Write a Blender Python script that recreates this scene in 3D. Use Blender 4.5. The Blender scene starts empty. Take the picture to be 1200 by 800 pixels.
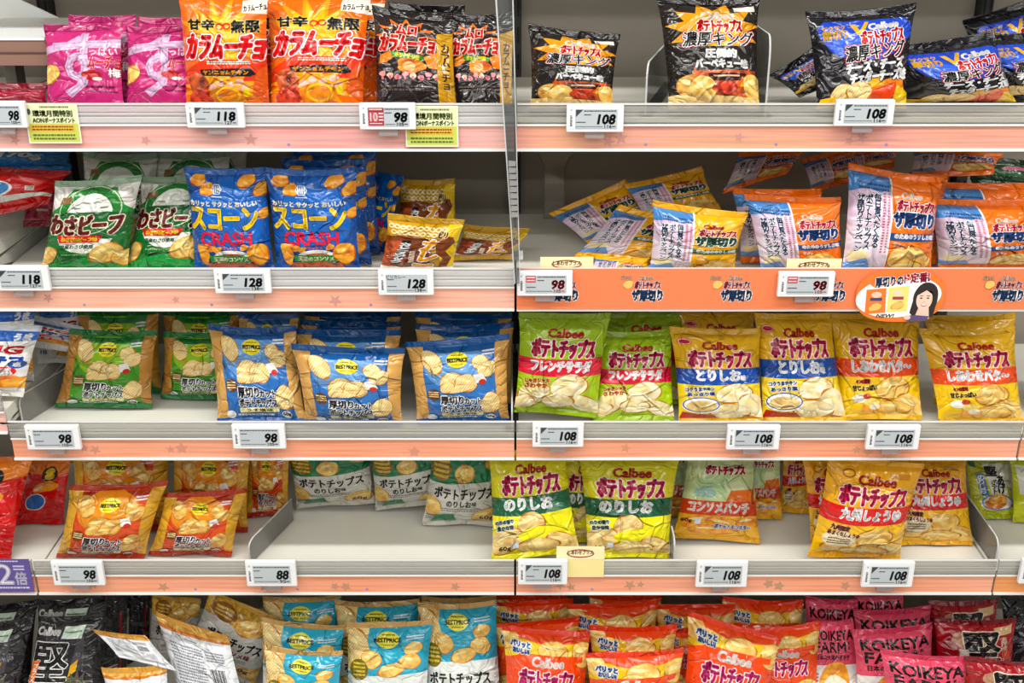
import bpy, bmesh, math, random
import numpy as np
from mathutils import Vector

SC = bpy.context.scene
COL = SC.collection
# ------------------------------------------------------------------ camera, light, exposure
F_PX = 1375.0
PITCH = math.radians(22.4)
CAM = np.array([-0.006, -1.868, 1.78])
cam_data = bpy.data.cameras.new('camera')
cam_data.lens = F_PX / 1200 * 36.0
cam_data.sensor_width = 36.0
camera = bpy.data.objects.new('camera', cam_data)
COL.objects.link(camera)
camera.location = CAM.tolist()
camera.rotation_euler = (math.pi / 2 - PITCH, 0, 0)
SC.camera = camera

world = bpy.data.worlds.new('world')
SC.world = world
world.use_nodes = True
world.node_tree.nodes['Background'].inputs[0].default_value = (0.93, 0.96, 1.0, 1)
world.node_tree.nodes['Background'].inputs[1].default_value = 0.24

def strip_light(y, z, power, sx=6.0, sy=0.16, x=0.0):
    l = bpy.data.lights.new('ceiling_strip_light', 'AREA')
    l.shape = 'RECTANGLE'; l.size = sx; l.size_y = sy; l.energy = power
    l.color = (1.0, 0.985, 0.95)
    o = bpy.data.objects.new('ceiling_strip_light', l)
    COL.objects.link(o)
    o.location = (x, y, z)
    return o
for y_, p_ in ((-0.95, 98), (-2.1, 56), (-3.3, 56), (-4.5, 60)): strip_light(y_, 2.95, p_, sy=.12)  # the two farthest rows are added to bring glints to the bag film
SC.view_settings.view_transform = 'Standard'
SC.view_settings.look = 'None'
SC.view_settings.exposure = -0.06
SC.view_settings.gamma = 1.0
SC.view_settings.use_curve_mapping = False
SC.cycles.max_bounces = 8
SC.cycles.transparent_max_bounces = 24
SC.cycles.caustics_reflective = False
SC.cycles.caustics_refractive = False

# ------------------------------------------------------------------ projection helpers
FWD = np.array([0, math.cos(PITCH), -math.sin(PITCH)])
UP = np.array([0, math.sin(PITCH), math.cos(PITCH)])
RIGHT = np.array([1.0, 0, 0])
def ray(px, py):
    return FWD + RIGHT * (px - 600) / F_PX - UP * (py - 400) / F_PX
def at_y(px, py, y):
    d = ray(px, py); t = (y - CAM[1]) / d[1]
    return CAM + d * t
def at_z(px, py, z):
    d = ray(px, py); t = (z - CAM[2]) / d[2]
    return CAM + d * t
def x_at(px, y, z):
    depth = (y - CAM[1]) * FWD[1] + (z - CAM[2]) * FWD[2]
    return CAM[0] + depth * (px - 600) / F_PX

# ------------------------------------------------------------------ materials
def lin(c):
    c = c / 255.0
    return c / 12.92 if c <= 0.04045 else ((c + 0.055) / 1.055) ** 2.4
def rgb(h):
    h = h.lstrip('#')
    return tuple(lin(int(h[i:i + 2], 16)) for i in (0, 2, 4)) + (1.0,)
MATS = {}
def crinkle_group():
    g = bpy.data.node_groups.new('film_crinkle', 'ShaderNodeTree')
    g.interface.new_socket('Normal', in_out='OUTPUT', socket_type='NodeSocketVector')
    n = g.nodes; L = g.links
    out = n.new('NodeGroupOutput'); uv = n.new('ShaderNodeUVMap'); oi = n.new('ShaderNodeObjectInfo')
    mu = n.new('ShaderNodeMath'); mu.operation = 'MULTIPLY'; mu.inputs[1].default_value = 37.0
    cx = n.new('ShaderNodeCombineXYZ'); ad = n.new('ShaderNodeVectorMath')
    L.new(oi.outputs['Random'], mu.inputs[0]); L.new(mu.outputs[0], cx.inputs[0]); L.new(mu.outputs[0], cx.inputs[2])
    L.new(uv.outputs[0], ad.inputs[0]); L.new(cx.outputs[0], ad.inputs[1])
    no = n.new('ShaderNodeTexNoise'); no.inputs['Scale'].default_value = 19; no.inputs['Detail'].default_value = 2.5
    no.inputs['Distortion'].default_value = 0.9
    L.new(ad.outputs[0], no.inputs['Vector'])
    s = n.new('ShaderNodeMath'); s.operation = 'SUBTRACT'; s.inputs[1].default_value = 0.5
    a = n.new('ShaderNodeMath'); a.operation = 'ABSOLUTE'
    sq = n.new('ShaderNodeMath'); sq.operation = 'POWER'; sq.inputs[1].default_value = 0.6
    L.new(no.outputs['Fac'], s.inputs[0]); L.new(s.outputs[0], a.inputs[0]); L.new(a.outputs[0], sq.inputs[0])
    b = n.new('ShaderNodeBump'); b.inputs['Strength'].default_value = 0.85; b.inputs['Distance'].default_value = 0.012
    L.new(sq.outputs[0], b.inputs['Height'])
    # sharp crease lines
    wn = n.new('ShaderNodeTexNoise'); wn.inputs['Scale'].default_value = 14; wn.inputs['Detail'].default_value = 1
    L.new(ad.outputs[0], wn.inputs['Vector'])
    wv = n.new('ShaderNodeVectorMath'); wv.operation = 'SCALE'; wv.inputs['Scale'].default_value = 0.03
    L.new(wn.outputs['Color'], wv.inputs[0])
    ws = n.new('ShaderNodeVectorMath'); L.new(ad.outputs[0], ws.inputs[0]); L.new(wv.outputs[0], ws.inputs[1])
    vo = n.new('ShaderNodeTexVoronoi'); vo.feature = 'DISTANCE_TO_EDGE'; vo.inputs['Scale'].default_value = 15
    L.new(ws.outputs[0], vo.inputs['Vector'])
    mr = n.new('ShaderNodeMapRange'); mr.interpolation_type = 'SMOOTHSTEP'
    mr.inputs['From Min'].default_value = 0.0; mr.inputs['From Max'].default_value = 0.06; mr.inputs['To Min'].default_value = 1; mr.inputs['To Max'].default_value = 0
    L.new(vo.outputs['Distance'], mr.inputs['Value'])
    mk = n.new('ShaderNodeMapRange'); mk.inputs['From Min'].default_value = 0.47; mk.inputs['From Max'].default_value = 0.6
    wm = n.new('ShaderNodeTexNoise'); wm.inputs['Scale'].default_value = 9; wm.inputs['Detail'].default_value = 0
    L.new(ad.outputs[0], wm.inputs['Vector']); L.new(wm.outputs['Fac'], mk.inputs['Value'])
    mm = n.new('ShaderNodeMath'); mm.operation = 'MULTIPLY'; L.new(mr.outputs[0], mm.inputs[0]); L.new(mk.outputs[0], mm.inputs[1])
    b2 = n.new('ShaderNodeBump'); b2.inputs['Strength'].default_value = 1.0; b2.inputs['Distance'].default_value = 0.003
    L.new(mm.outputs[0], b2.inputs['Height']); L.new(b.outputs[0], b2.inputs['Normal']); L.new(b2.outputs[0], out.inputs[0])
    return g
CRINKLE = crinkle_group()
def base_mat(key):
    m = bpy.data.materials.new(key); m.use_nodes = True
    return m, m.node_tree, m.node_tree.nodes['Principled BSDF']
def film(c):
    """glossy printed plastic film of colour c ('#rrggbb') or a printed pattern ('@chip' ...)"""
    key = 'film' + c
    if key in MATS: return MATS[key]
    m, nt, p = base_mat(key)
    N = nt.nodes; L = nt.links
    p.inputs['Roughness'].default_value = 0.15
    p.inputs['Specular IOR Level'].default_value = 0.5
    p.inputs['Coat Weight'].default_value = 0.3; p.inputs['Coat Roughness'].default_value = 0.05
    g = N.new('ShaderNodeGroup'); g.node_tree = CRINKLE
    L.new(g.outputs[0], p.inputs['Normal']); L.new(g.outputs[0], p.inputs['Coat Normal'])
    if c[0] == '#':
        q = rgb(c); lum = .3 * q[0] + .55 * q[1] + .15 * q[2]
        p.inputs['Base Color'].default_value = tuple(max(0.002, (lum + (v - lum) * 1.14) * .93) for v in q[:3]) + (1,)
    else:
        pal = {'@chip': ('#f6d274', '#d99a38', 55), '@chipd': ('#eec060', '#b8741f', 60), '@ridge': ('#f4dc9c', '#dfb060', 0),
               '@meat': ('#d8602c', '#5a1810', 70), '@nug': ('#f7ae2e', '#d87012', 70), '@fry': ('#f09a20', '#c8400e', 40),
               '@gold': ('#e8b434', '#7a4a10', 90), '@pale': ('#f6eec8', '#dcb870', 45), '@red': ('#e84828', '#7c1410', 90),
               '@pot': ('#f4d890', '#c89a50', 40)}[c]
        uv = N.new('ShaderNodeUVMap'); ramp = N.new('ShaderNodeValToRGB')
        ramp.color_ramp.elements[0].color = rgb(pal[1]); ramp.color_ramp.elements[1].color = rgb(pal[0])
        ramp.color_ramp.elements[0].position = 0.3; ramp.color_ramp.elements[1].position = 0.62
        if c == '@ridge':
            t = N.new('ShaderNodeTexWave'); t.inputs['Scale'].default_value = 75; t.inputs['Distortion'].default_value = 1.5
            t.inputs['Detail'].default_value = 1
            mp = N.new('ShaderNodeMapping'); mp.inputs['Rotation'].default_value = (0, 0, 0.6)
            L.new(uv.outputs[0], mp.inputs[0]); L.new(mp.outputs[0], t.inputs['Vector'])
            ramp.color_ramp.elements[0].position = 0.0; ramp.color_ramp.elements[1].position = 0.7
        else:
            t = N.new('ShaderNodeTexNoise'); t.inputs['Scale'].default_value = pal[2]; t.inputs['Detail'].default_value = 3
            L.new(uv.outputs[0], t.inputs['Vector'])
        L.new(t.outputs['Fac'], ramp.inputs[0]); L.new(ramp.outputs[0], p.inputs['Base Color'])
    MATS[key] = m
    return m
def paint(c, rough=0.5, metal=0.0, name='paint'):
    key = '%s%s_%s_%s' % (name, c, rough, metal)
    if key in MATS: return MATS[key]
    m, nt, p = base_mat(key)
    N = nt.nodes; L = nt.links
    t = N.new('ShaderNodeTexNoise'); t.inputs['Scale'].default_value = 9; t.inputs['Detail'].default_value = 3
    tc = N.new('ShaderNodeTexCoord'); L.new(tc.outputs['Object'], t.inputs['Vector'])
    mx = N.new('ShaderNodeMix'); mx.data_type = 'RGBA'
    col = rgb(c)
    mx.inputs['A'].default_value = tuple(v * 0.93 for v in col[:3]) + (1,); mx.inputs['B'].default_value = tuple(min(1, v * 1.05) for v in col[:3]) + (1,)
    L.new(t.outputs['Fac'], mx.inputs['Factor']); L.new(mx.outputs['Result'], p.inputs['Base Color'])
    p.inputs['Roughness'].default_value = rough; p.inputs['Metallic'].default_value = metal
    MATS[key] = m
    return m
def clear(tint='#f4f6f6', alpha=0.82, rough=0.08, body='#d8dcdc', bodyfac=0.0, name='clear_plastic'):
    key = '%s%s%s%s%s' % (name, tint, alpha, rough, bodyfac)
    if key in MATS: return MATS[key]
    m = bpy.data.materials.new(key); m.use_nodes = True
    nt = m.node_tree; nt.nodes.clear(); N = nt.nodes; L = nt.links
    out = N.new('ShaderNodeOutputMaterial'); tr = N.new('ShaderNodeBsdfTransparent'); gl = N.new('ShaderNodeBsdfGlossy')
    tr.inputs[0].default_value = rgb(tint); gl.inputs['Roughness'].default_value = rough
    fr = N.new('ShaderNodeFresnel'); fr.inputs[0].default_value = 1.49
    mix = N.new('ShaderNodeMixShader')
    L.new(fr.outputs[0], mix.inputs[0]); L.new(tr.outputs[0], mix.inputs[1]); L.new(gl.outputs[0], mix.inputs[2])
    last = mix
    if bodyfac > 0:
        df = N.new('ShaderNodeBsdfDiffuse'); df.inputs[0].default_value = rgb(body)
        m2 = N.new('ShaderNodeMixShader'); m2.inputs[0].default_value = bodyfac
        L.new(mix.outputs[0], m2.inputs[1]); L.new(df.outputs[0], m2.inputs[2]); last = m2
    L.new(last.outputs[0], out.inputs[0])
    MATS[key] = m
    return m
def grain_mat(c1, c2, name, sx=3.0):
    """printed wood-grain paper strip"""
    key = name + c1 + c2
    if key in MATS: return MATS[key]
    m, nt, p = base_mat(key); N = nt.nodes; L = nt.links
    tc = N.new('ShaderNodeTexCoord'); mp = N.new('ShaderNodeMapping'); mp.inputs['Scale'].default_value = (sx, 1, 150)
    t = N.new('ShaderNodeTexNoise'); t.inputs['Scale'].default_value = 1.6; t.inputs['Detail'].default_value = 4; t.inputs['Distortion'].default_value = 0.4
    t2 = N.new('ShaderNodeTexNoise'); t2.inputs['Scale'].default_value = 3.2; t2.inputs['Detail'].default_value = 1
    L.new(tc.outputs['Object'], mp.inputs[0]); L.new(mp.outputs[0], t.inputs['Vector']); L.new(tc.outputs['Object'], t2.inputs['Vector'])
    r = N.new('ShaderNodeValToRGB'); r.color_ramp.elements[0].position = 0.4; r.color_ramp.elements[1].position = 0.6
    r.color_ramp.elements[0].color = rgb(c1); r.color_ramp.elements[1].color = rgb(c2)
    L.new(t2.outputs['Fac'], r.inputs[0])
    mx = N.new('ShaderNodeMix'); mx.data_type = 'RGBA'; mx.blend_type = 'MULTIPLY'
    r2 = N.new('ShaderNodeValToRGB'); r2.color_ramp.elements[0].position = 0.35; r2.color_ramp.elements[1].position = 0.55
    r2.color_ramp.elements[0].color = (0.78, 0.70, 0.68, 1); r2.color_ramp.elements[1].color = (1, 1, 1, 1)
    L.new(t.outputs['Fac'], r2.inputs[0])
    mx.inputs['Factor'].default_value = 0.75
    L.new(r.outputs[0], mx.inputs['A']); L.new(r2.outputs[0], mx.inputs['B']); L.new(mx.outputs['Result'], p.inputs['Base Color'])
    p.inputs['Roughness'].default_value = 0.3
    MATS[key] = m
    return m

# ------------------------------------------------------------------ mesh helpers
def link(name, me, parent=None, loc=(0, 0, 0)):
    o = bpy.data.objects.new(name, me)
    COL.objects.link(o)
    o.location = loc
    if parent is not None: o.parent = parent
    return o
def tag(o, label=None, cat=None, group=None, kind=None):
    if label: o['label'] = label
    if cat: o['category'] = cat
    if group: o['group'] = group
    if kind: o['kind'] = kind
    return o
def empty(name, loc=(0, 0, 0)):
    o = bpy.data.objects.new(name, None); COL.objects.link(o); o.location = loc
    o.empty_display_size = 0.05
    return o
class MB:
    """collects boxes and prisms, then links them as ONE mesh object"""
    def __init__(s): s.v = []; s.f = []; s.m = []; s.mats = []
    def mi(s, m):
        if m not in s.mats: s.mats.append(m)
        return s.mats.index(m)
    def quad(s, pts, mat):
        b = len(s.v); s.v += [tuple(p) for p in pts]; s.f.append(tuple(range(b, b + len(pts)))); s.m.append(s.mi(mat))
    def box(s, x0, x1, y0, y1, z0, z1, mat):
        b = len(s.v); k = s.mi(mat)
        s.v += [(x, y, z) for z in (z0, z1) for y in (y0, y1) for x in (x0, x1)]
        for f in ((0, 2, 3, 1), (4, 5, 7, 6), (0, 1, 5, 4), (2, 6, 7, 3), (0, 4, 6, 2), (1, 3, 7, 5)):
            s.f.append(tuple(b + i for i in f)); s.m.append(k)
    def prism_x(s, prof, x0, x1, mat):
        """closed profile of (y, z) points run along x"""
        b = len(s.v); n = len(prof); k = s.mi(mat)
        s.v += [(x0, y, z) for y, z in prof] + [(x1, y, z) for y, z in prof]
        for i in range(n):
            j = (i + 1) % n; s.f.append((b + i, b + j, b + n + j, b + n + i)); s.m.append(k)
        s.f.append(tuple(b + i for i in reversed(range(n)))); s.f.append(tuple(b + n + i for i in range(n))); s.m += [k, k]
    def prism(s, poly, axis, d0, d1, mat):
        """polygon extruded along axis ('x','y','z') from d0 to d1"""
        b = len(s.v); n = len(poly); k = s.mi(mat)
        def P(p, d):
            return {'x': (d, p[0], p[1]), 'y': (p[0], d, p[1]), 'z': (p[0], p[1], d)}[axis]
        s.v += [P(p, d0) for p in poly] + [P(p, d1) for p in poly]
        for i in range(n):
            j = (i + 1) % n; s.f.append((b + i, b + j, b + n + j, b + n + i)); s.m.append(k)
        s.f.append(tuple(b + i for i in reversed(range(n)))); s.f.append(tuple(b + n + i for i in range(n))); s.m += [k, k]
    def build(s, name, parent=None, loc=(0, 0, 0), bevel=0.0, smooth=False):
        me = bpy.data.meshes.new(name); me.from_pydata(s.v, [], s.f)
        for m in s.mats: me.materials.append(m)
        for p, k in zip(me.polygons, s.m): p.material_index = k; p.use_smooth = smooth
        bm = bmesh.new(); bm.from_mesh(me)
        bmesh.ops.recalc_face_normals(bm, faces=bm.faces[:])
        bm.to_mesh(me); bm.free()
        o = link(name, me, parent, loc)
        if bevel:
            bv = o.modifiers.new('bevel', 'BEVEL'); bv.width = bevel; bv.segments = 2; bv.limit_method = 'ANGLE'
        return o

# ------------------------------------------------------------------ printed artwork (flat shapes laid out on a sheet)
TCACHE = {}
def text_shape(s):
    """fill triangles and outline edges of a line of lettering, scaled to a unit box"""
    if s in TCACHE: return TCACHE[s]
    c = bpy.data.curves.new('lettering', 'FONT'); c.body = s; c.size = 1; c.resolution_u = 2; c.space_line = 0.78
    c.align_x = 'CENTER'
    o = bpy.data.objects.new('lettering', c); COL.objects.link(o)
    me = bpy.data.meshes.new_from_object(o.evaluated_get(bpy.context.evaluated_depsgraph_get()))
    V = np.array([v.co[:2] for v in me.vertices]); Fs = [tuple(p.vertices) for p in me.polygons]
    cnt = {}
    for f in Fs:
        for i in range(len(f)):
            e = (f[i], f[(i + 1) % len(f)]); k = (min(e), max(e)); cnt[k] = cnt.get(k, 0) + 1
    E = [k for k, n in cnt.items() if n == 1]
    lo, hi = V.min(0), V.max(0)
    asp = (hi[0] - lo[0]) / max(1e-6, hi[1] - lo[1])
    V = (V - lo) / np.maximum(hi - lo, 1e-6)
    bpy.data.objects.remove(o); bpy.data.curves.remove(c); bpy.data.meshes.remove(me)
    TCACHE[s] = (V, Fs, E, asp)
    return TCACHE[s]
def dilate(V, Fs, E, r):
    """the shape grown by r: the fill, a bar along every outline edge and a hexagon at every outline corner"""
    v = [tuple(p) for p in V]; f = list(Fs)
    adj = {}
    for a, b in E:
        d = V[b] - V[a]; l = math.hypot(d[0], d[1])
        if l < 1e-7: continue
        n = np.array([-d[1], d[0]]) / l * r; k = len(v)
        v += [tuple(V[a] + n), tuple(V[a] - n), tuple(V[b] - n), tuple(V[b] + n)]; f.append((k, k + 1, k + 2, k + 3))
        adj.setdefault(a, []).append(d / l); adj.setdefault(b, []).append(-d / l)
    for a, ds in adj.items():
        if len(ds) == 2 and float(np.dot(ds[0], ds[1])) < -0.95: continue
        k = len(v)
        v += [(V[a][0] + r * math.cos(t), V[a][1] + r * math.sin(t)) for t in (0.26, 1.31, 2.36, 3.4, 4.45, 5.5)]
        f.append(tuple(range(k, k + 6)))
    return v, f
class Art:
    """artwork on a sheet of width 1 and height asp; drawn in the coordinates of a reference rectangle"""
    def __init__(s, x0, x1, yt, yb, asp, base, top=None, bot=None, th=0.05, flat=False):
        s.r = (x0, x1, yt, yb); s.asp = asp; s.base = base; s.top = top or base; s.bot = bot or base; s.th = th
        s.el = []; s.cache = None; s.rng = random.Random(int(x0 * 7 + yb * 13) + len(base)); s.nx, s.ny = (1, 1) if flat else (26, 32)
    def c(s, x, y):
        x0, x1, yt, yb = s.r
        return ((x - x0) / (x1 - x0), (yb - y) / (yb - yt) * s.asp)
    def P(s, col, *pts):
        s.el.append(([s.c(*p) for p in pts], [tuple(range(len(pts)))], col)); return s
    def R(s, col, x0, y0, x1, y1): return s.P(col, (x0, y1), (x1, y1), (x1, y0), (x0, y0))
    def wave(s, col, y0, y1, amp=3, tilt=0, x0=None, x1=None, ph=0.0):
        """a wavy band from edge to edge"""
        a, b = s.r[0] if x0 is None else x0, s.r[1] if x1 is None else x1
        n = 14; xs = [a + (b - a) * i / n for i in range(n + 1)]
        lo = [(x, y1 + amp * math.sin(ph + 3.1 * i / n) + tilt * (i / n - .5)) for i, x in enumerate(xs)]
        hi = [(x, y0 + amp * math.sin(ph + 0.4 + 2.6 * i / n) + tilt * (i / n - .5)) for i, x in enumerate(xs)]
        v = [s.c(*p) for p in lo] + [s.c(*p) for p in hi]
        s.el.append((v, [(i, i + 1, n + 2 + i, n + 1 + i) for i in range(n)], col)); return s
    def E(s, col, cx, cy, rx, ry, rot=0.0, wob=0.0, n=20):
        p = []
        ph = s.rng.random() * 6
        for i in range(n):
            t = 2 * math.pi * i / n; k = 1 + wob * (math.sin(3 * t + ph) + .6 * math.sin(5 * t + 2 * ph))
            a, b = rx * k * math.cos(t), ry * k * math.sin(t)
            p.append((cx + a * math.cos(rot) - b * math.sin(rot), cy - a * math.sin(rot) - b * math.cos(rot)))
        s.el.append(([s.c(*q) for q in p], [tuple(range(n))], col)); return s
    def ring(s, col, cx, cy, rx, ry, w, n=22):
        v = []
        for i in range(n):
            t = 2 * math.pi * i / n
            v += [s.c(cx + rx * math.cos(t), cy - ry * math.sin(t)), s.c(cx + (rx - w) * math.cos(t), cy - (ry - w) * math.sin(t))]
        s.el.append((v, [(2 * i, 2 * ((i + 1) % n), 2 * ((i + 1) % n) + 1, 2 * i + 1) for i in range(n)], col)); return s
    def star(s, col, cx, cy, rx, ry, n=12, inner=.62, rot=0.0):
        p = []
        for i in range(2 * n):
            k = 1 if i % 2 == 0 else inner; t = math.pi * i / n + rot
            p.append((cx + rx * k * math.cos(t), cy - ry * k * math.sin(t)))
        v = [s.c(*q) for q in p] + [s.c(cx, cy)]
        s.el.append((v, [(i, (i + 1) % (2 * n), 2 * n) for i in range(2 * n)], col)); return s
    def chip(s, cx, cy, rx, ry, rot=0.0, m='@chip', edge='#b9782a', hi='#fbe8a8'):
        s.E(edge, cx, cy, rx, ry, rot, .05, 22); s.el[-1] = (s.el[-1][0], s.el[-1][1], edge)
        s.E(m, cx, cy - ry * .03, rx * .94, ry * .93, rot, .05, 22)
        if hi: s.E(hi, cx - rx * .2, cy - ry * .35, rx * .5, ry * .2, rot, .12, 12)
        return s
    def T(s, txt, x0, y0, x1, y1, col, b=0.004, out=(), rot=0.0, sk=0.0, vert=False):
        if vert: txt = '\n'.join(txt)
        V, Fs, E, _ = text_shape(txt)
        A = np.array(s.c(x0, y1)); B = np.array(s.c(x1, y0))
        W = A + V * (B - A)
        cm = (A + B) / 2
        if sk: W = W + np.stack([(W[:, 1] - cm[1]) * sk, np.zeros(len(W))], 1)
        if rot:
            c_, s_ = math.cos(rot), math.sin(rot); W = (W - cm) @ np.array([[c_, s_], [-s_, c_]]) + cm
        b *= .58
        for oc, r in sorted(out, key=lambda q: -q[1]):
            r *= .68
            v, f = dilate(W, Fs, E, b + r); s.el.append((v, f, oc))
        v, f = dilate(W, Fs, E, b) if b > 0 else ([tuple(p) for p in W], Fs)
        s.el.append((v, f, col)); return s
    def L(s, col, x0, y0, x1, y1, n=2, fill=.8):
        """rows of unreadably small print"""
        h = (y1 - y0) / n; v = []; f = []
        for i in range(n):
            x = x0
            while x < x1:
                w = (x1 - x0) * s.rng.uniform(.03, .09); xe = min(x1, x + w)
                q = [s.c(x, y0 + h * (i + .62)), s.c(xe, y0 + h * (i + .62)), s.c(xe, y0 + h * (i + .08)), s.c(x, y0 + h * (i + .08))]
                f.append(tuple(range(len(v), len(v) + 4))); v += q; x = xe + (x1 - x0) * .015
        s.el.append((v, f, col)); return s
    def compiled(s):
        """all shapes cut along the sheet's grid: xy, layer, faces, material numbers"""
        if s.cache: return s.cache
        mats = [s.base]; XY = []; LY = []; FA = []; MI = []
        for ly, (v, f, col) in enumerate(s.el):
            if col not in mats: mats.append(col)
            k = mats.index(col)
            va = np.array(v, float)
            big = []
            if s.nx > 1:
                small = []
                gx, gy = va[:, 0] * s.nx, va[:, 1] / s.asp * s.ny
                for q in f:
                    i = list(q); x, y = gx[i], gy[i]; dg = x - y
                    if x.min() < 0 or y.min() < 0 or x.max() > s.nx or y.max() > s.ny or any(math.floor(c.min() + 1e-6) != math.ceil(c.max() - 1e-6) - 1 and c.max() - c.min() > 1e-6 for c in (x, y, dg)): big.append(q)
                    else: small.append(q)
            else: small = f
            base = len(XY)
            used = sorted({i for q in small for i in q}); mp = {i: base + n for n, i in enumerate(used)}
            XY += [tuple(va[i]) for i in used]; LY += [ly] * len(used)
            FA += [tuple(mp[i] for i in q) for q in small]; MI += [k] * len(small)
            if big:
                bm = bmesh.new(); vs = {}
                for q in big:
                    for i in q:
                        if i not in vs: vs[i] = bm.verts.new((va[i][0], va[i][1], 0))
                    try: bm.faces.new([vs[i] for i in q])
                    except ValueError: pass
                lo, hi = va.min(0), va.max(0)
                for ax, n_, size in ((0, s.nx, 1.0), (1, s.ny, s.asp)):
                    for j in range(n_ + 1):
                        p = size * j / n_
                        if not (lo[ax] - 1e-9 < p < hi[ax] + 1e-9): continue
                        co = [0, 0, 0]; co[ax] = p; no = [0, 0, 0]; no[ax] = 1
                        bmesh.ops.bisect_plane(bm, geom=bm.verts[:] + bm.edges[:] + bm.faces[:], plane_co=co, plane_no=no, dist=1e-6,
                                               clear_outer=(j == n_), clear_inner=(j == 0))
                dl = (va[:, 0] * s.nx - va[:, 1] / s.asp * s.ny)
                for k_ in range(math.floor(dl.min()), math.ceil(dl.max()) + 1):
                    bmesh.ops.bisect_plane(bm, geom=bm.verts[:] + bm.edges[:] + bm.faces[:], plane_co=(k_ / s.nx, 0, 0),
                                           plane_no=Vector((s.nx, -s.ny / s.asp, 0)).normalized(), dist=1e-6)
                bm.verts.index_update(); base = len(XY)
                XY += [(w.co.x, w.co.y) for w in bm.verts]; LY += [ly] * len(bm.verts)
                for q in bm.faces: FA.append(tuple(base + w.index for w in q.verts)); MI.append(k)
                bm.free()
        XY = np.array(XY, float).reshape(-1, 2)
        for n_, q in enumerate(FA):           # every printed face looks outwards
            p = XY[list(q)]; x, y = p[:, 0], p[:, 1]
            if np.dot(x, np.roll(y, -1)) - np.dot(y, np.roll(x, -1)) < 0: FA[n_] = tuple(reversed(q))
        if len(XY):
            XY[:, 0] = np.clip(XY[:, 0], 0, 1); XY[:, 1] = np.clip(XY[:, 1], 0, s.asp)
        s.cache = (XY, np.array(LY, float), FA, MI, mats)
        return s.cache
def fast_mesh(name, V, F, MI, mats, Nn=None, UV=None):
    me = bpy.data.meshes.new(name)
    me.vertices.add(len(V)); me.vertices.foreach_set('co', np.asarray(V, np.float32).ravel())
    tot = np.array([len(q) for q in F], np.int32); st = np.concatenate([[0], np.cumsum(tot)[:-1]]).astype(np.int32)
    lv = np.fromiter((i for q in F for i in q), np.int32)
    me.loops.add(len(lv)); me.loops.foreach_set('vertex_index', lv)
    me.polygons.add(len(F)); me.polygons.foreach_set('loop_start', st); me.polygons.foreach_set('loop_total', tot)
    me.polygons.foreach_set('material_index', np.array(MI, np.int32)); me.polygons.foreach_set('use_smooth', np.ones(len(F), bool))
    for m in mats: me.materials.append(m)
    if UV is not None:
        u = me.uv_layers.new(name='uv'); u.data.foreach_set('uv', np.asarray(UV, np.float32)[lv].ravel())
    me.update(calc_edges=True)
    if Nn is not None: me.normals_split_custom_set_from_vertices(np.asarray(Nn, np.float32).tolist())
    return me
def flat_art(art, name, parent, origin, ex, ey, w, lift=0.0006, step=0.00003, matf=None):
    """artwork printed on a flat face: a thin sheet at origin spanned by ex (width w) and ey, with its shapes laid on it"""
    XY, LY, FA, MI, mats = art.compiled()
    ex = np.array(ex, float); ey = np.array(ey, float); n = np.cross(ex, ey); o = np.array(origin, float)
    h = w * art.asp
    b = [o, o + ex * w, o + ex * w + ey * h, o + ey * h]
    V = np.array(b + [p - n * lift for p in b])
    F = [(0, 1, 2, 3), (7, 6, 5, 4), (0, 4, 5, 1), (1, 5, 6, 2), (2, 6, 7, 3), (3, 7, 4, 0)]
    M = [0] * 6
    if len(XY):
        D = o + np.outer(XY[:, 0] * w, ex) + np.outer(XY[:, 1] * w, ey) + np.outer(0.0001 + LY * step, n)
        F = F + [tuple(i + 8 for i in q) for q in FA]; M = M + MI; V = np.vstack([V, D])
    me = fast_mesh(name, V, F, M, [(matf or card)(m) for m in mats])
    me.polygons.foreach_set('use_smooth', np.zeros(len(F), bool))
    return link(name, me, parent)
def card(c, rough=0.45):
    key = 'card' + c
    if key in MATS: return MATS[key]
    if c[0] == '@': return film(c)
    m, nt, p = base_mat(key); p.inputs['Base Color'].default_value = rgb(c); p.inputs['Roughness'].default_value = rough
    MATS[key] = m
    return m
# ------------------------------------------------------------------ levels of the four shelves and the base
def level(py):
    k = (py - 400) / F_PX; D = -CAM[1]; c, s = math.cos(PITCH), math.sin(PITCH)
    return float(CAM[2] - D * (s + k * c) / (c - k * s))
Z1, Z2, Z3, Z4 = level(146), level(336), level(513), level(673)
Z5 = Z4 - 0.385
BAY = 0.9
DEPTH = 0.46
RAISE = 0.052          # the next bay on one side hangs its middle shelves a little higher

# ------------------------------------------------------------------ room
def slab(name, x0, x1, y0, y1, z0, z1, mat):
    m = MB(); m.box(x0, x1, y0, y1, z0, z1, mat); return tag(m.build(name), kind='structure')
slab('floor', -5, 5, -5, 1.2, -0.1, 0, paint('#b9b4aa', 0.35, name='floor_tile'))
slab('ceiling', -5, 5, -5, 1.2, 3.0, 3.1, paint('#e6e6e2', 0.8, name='ceiling_board'))
slab('wall_back', -5, 5, 0.75, 0.85, 0, 3.0, paint('#8a857c', 0.8, name='wall_paint'))

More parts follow.
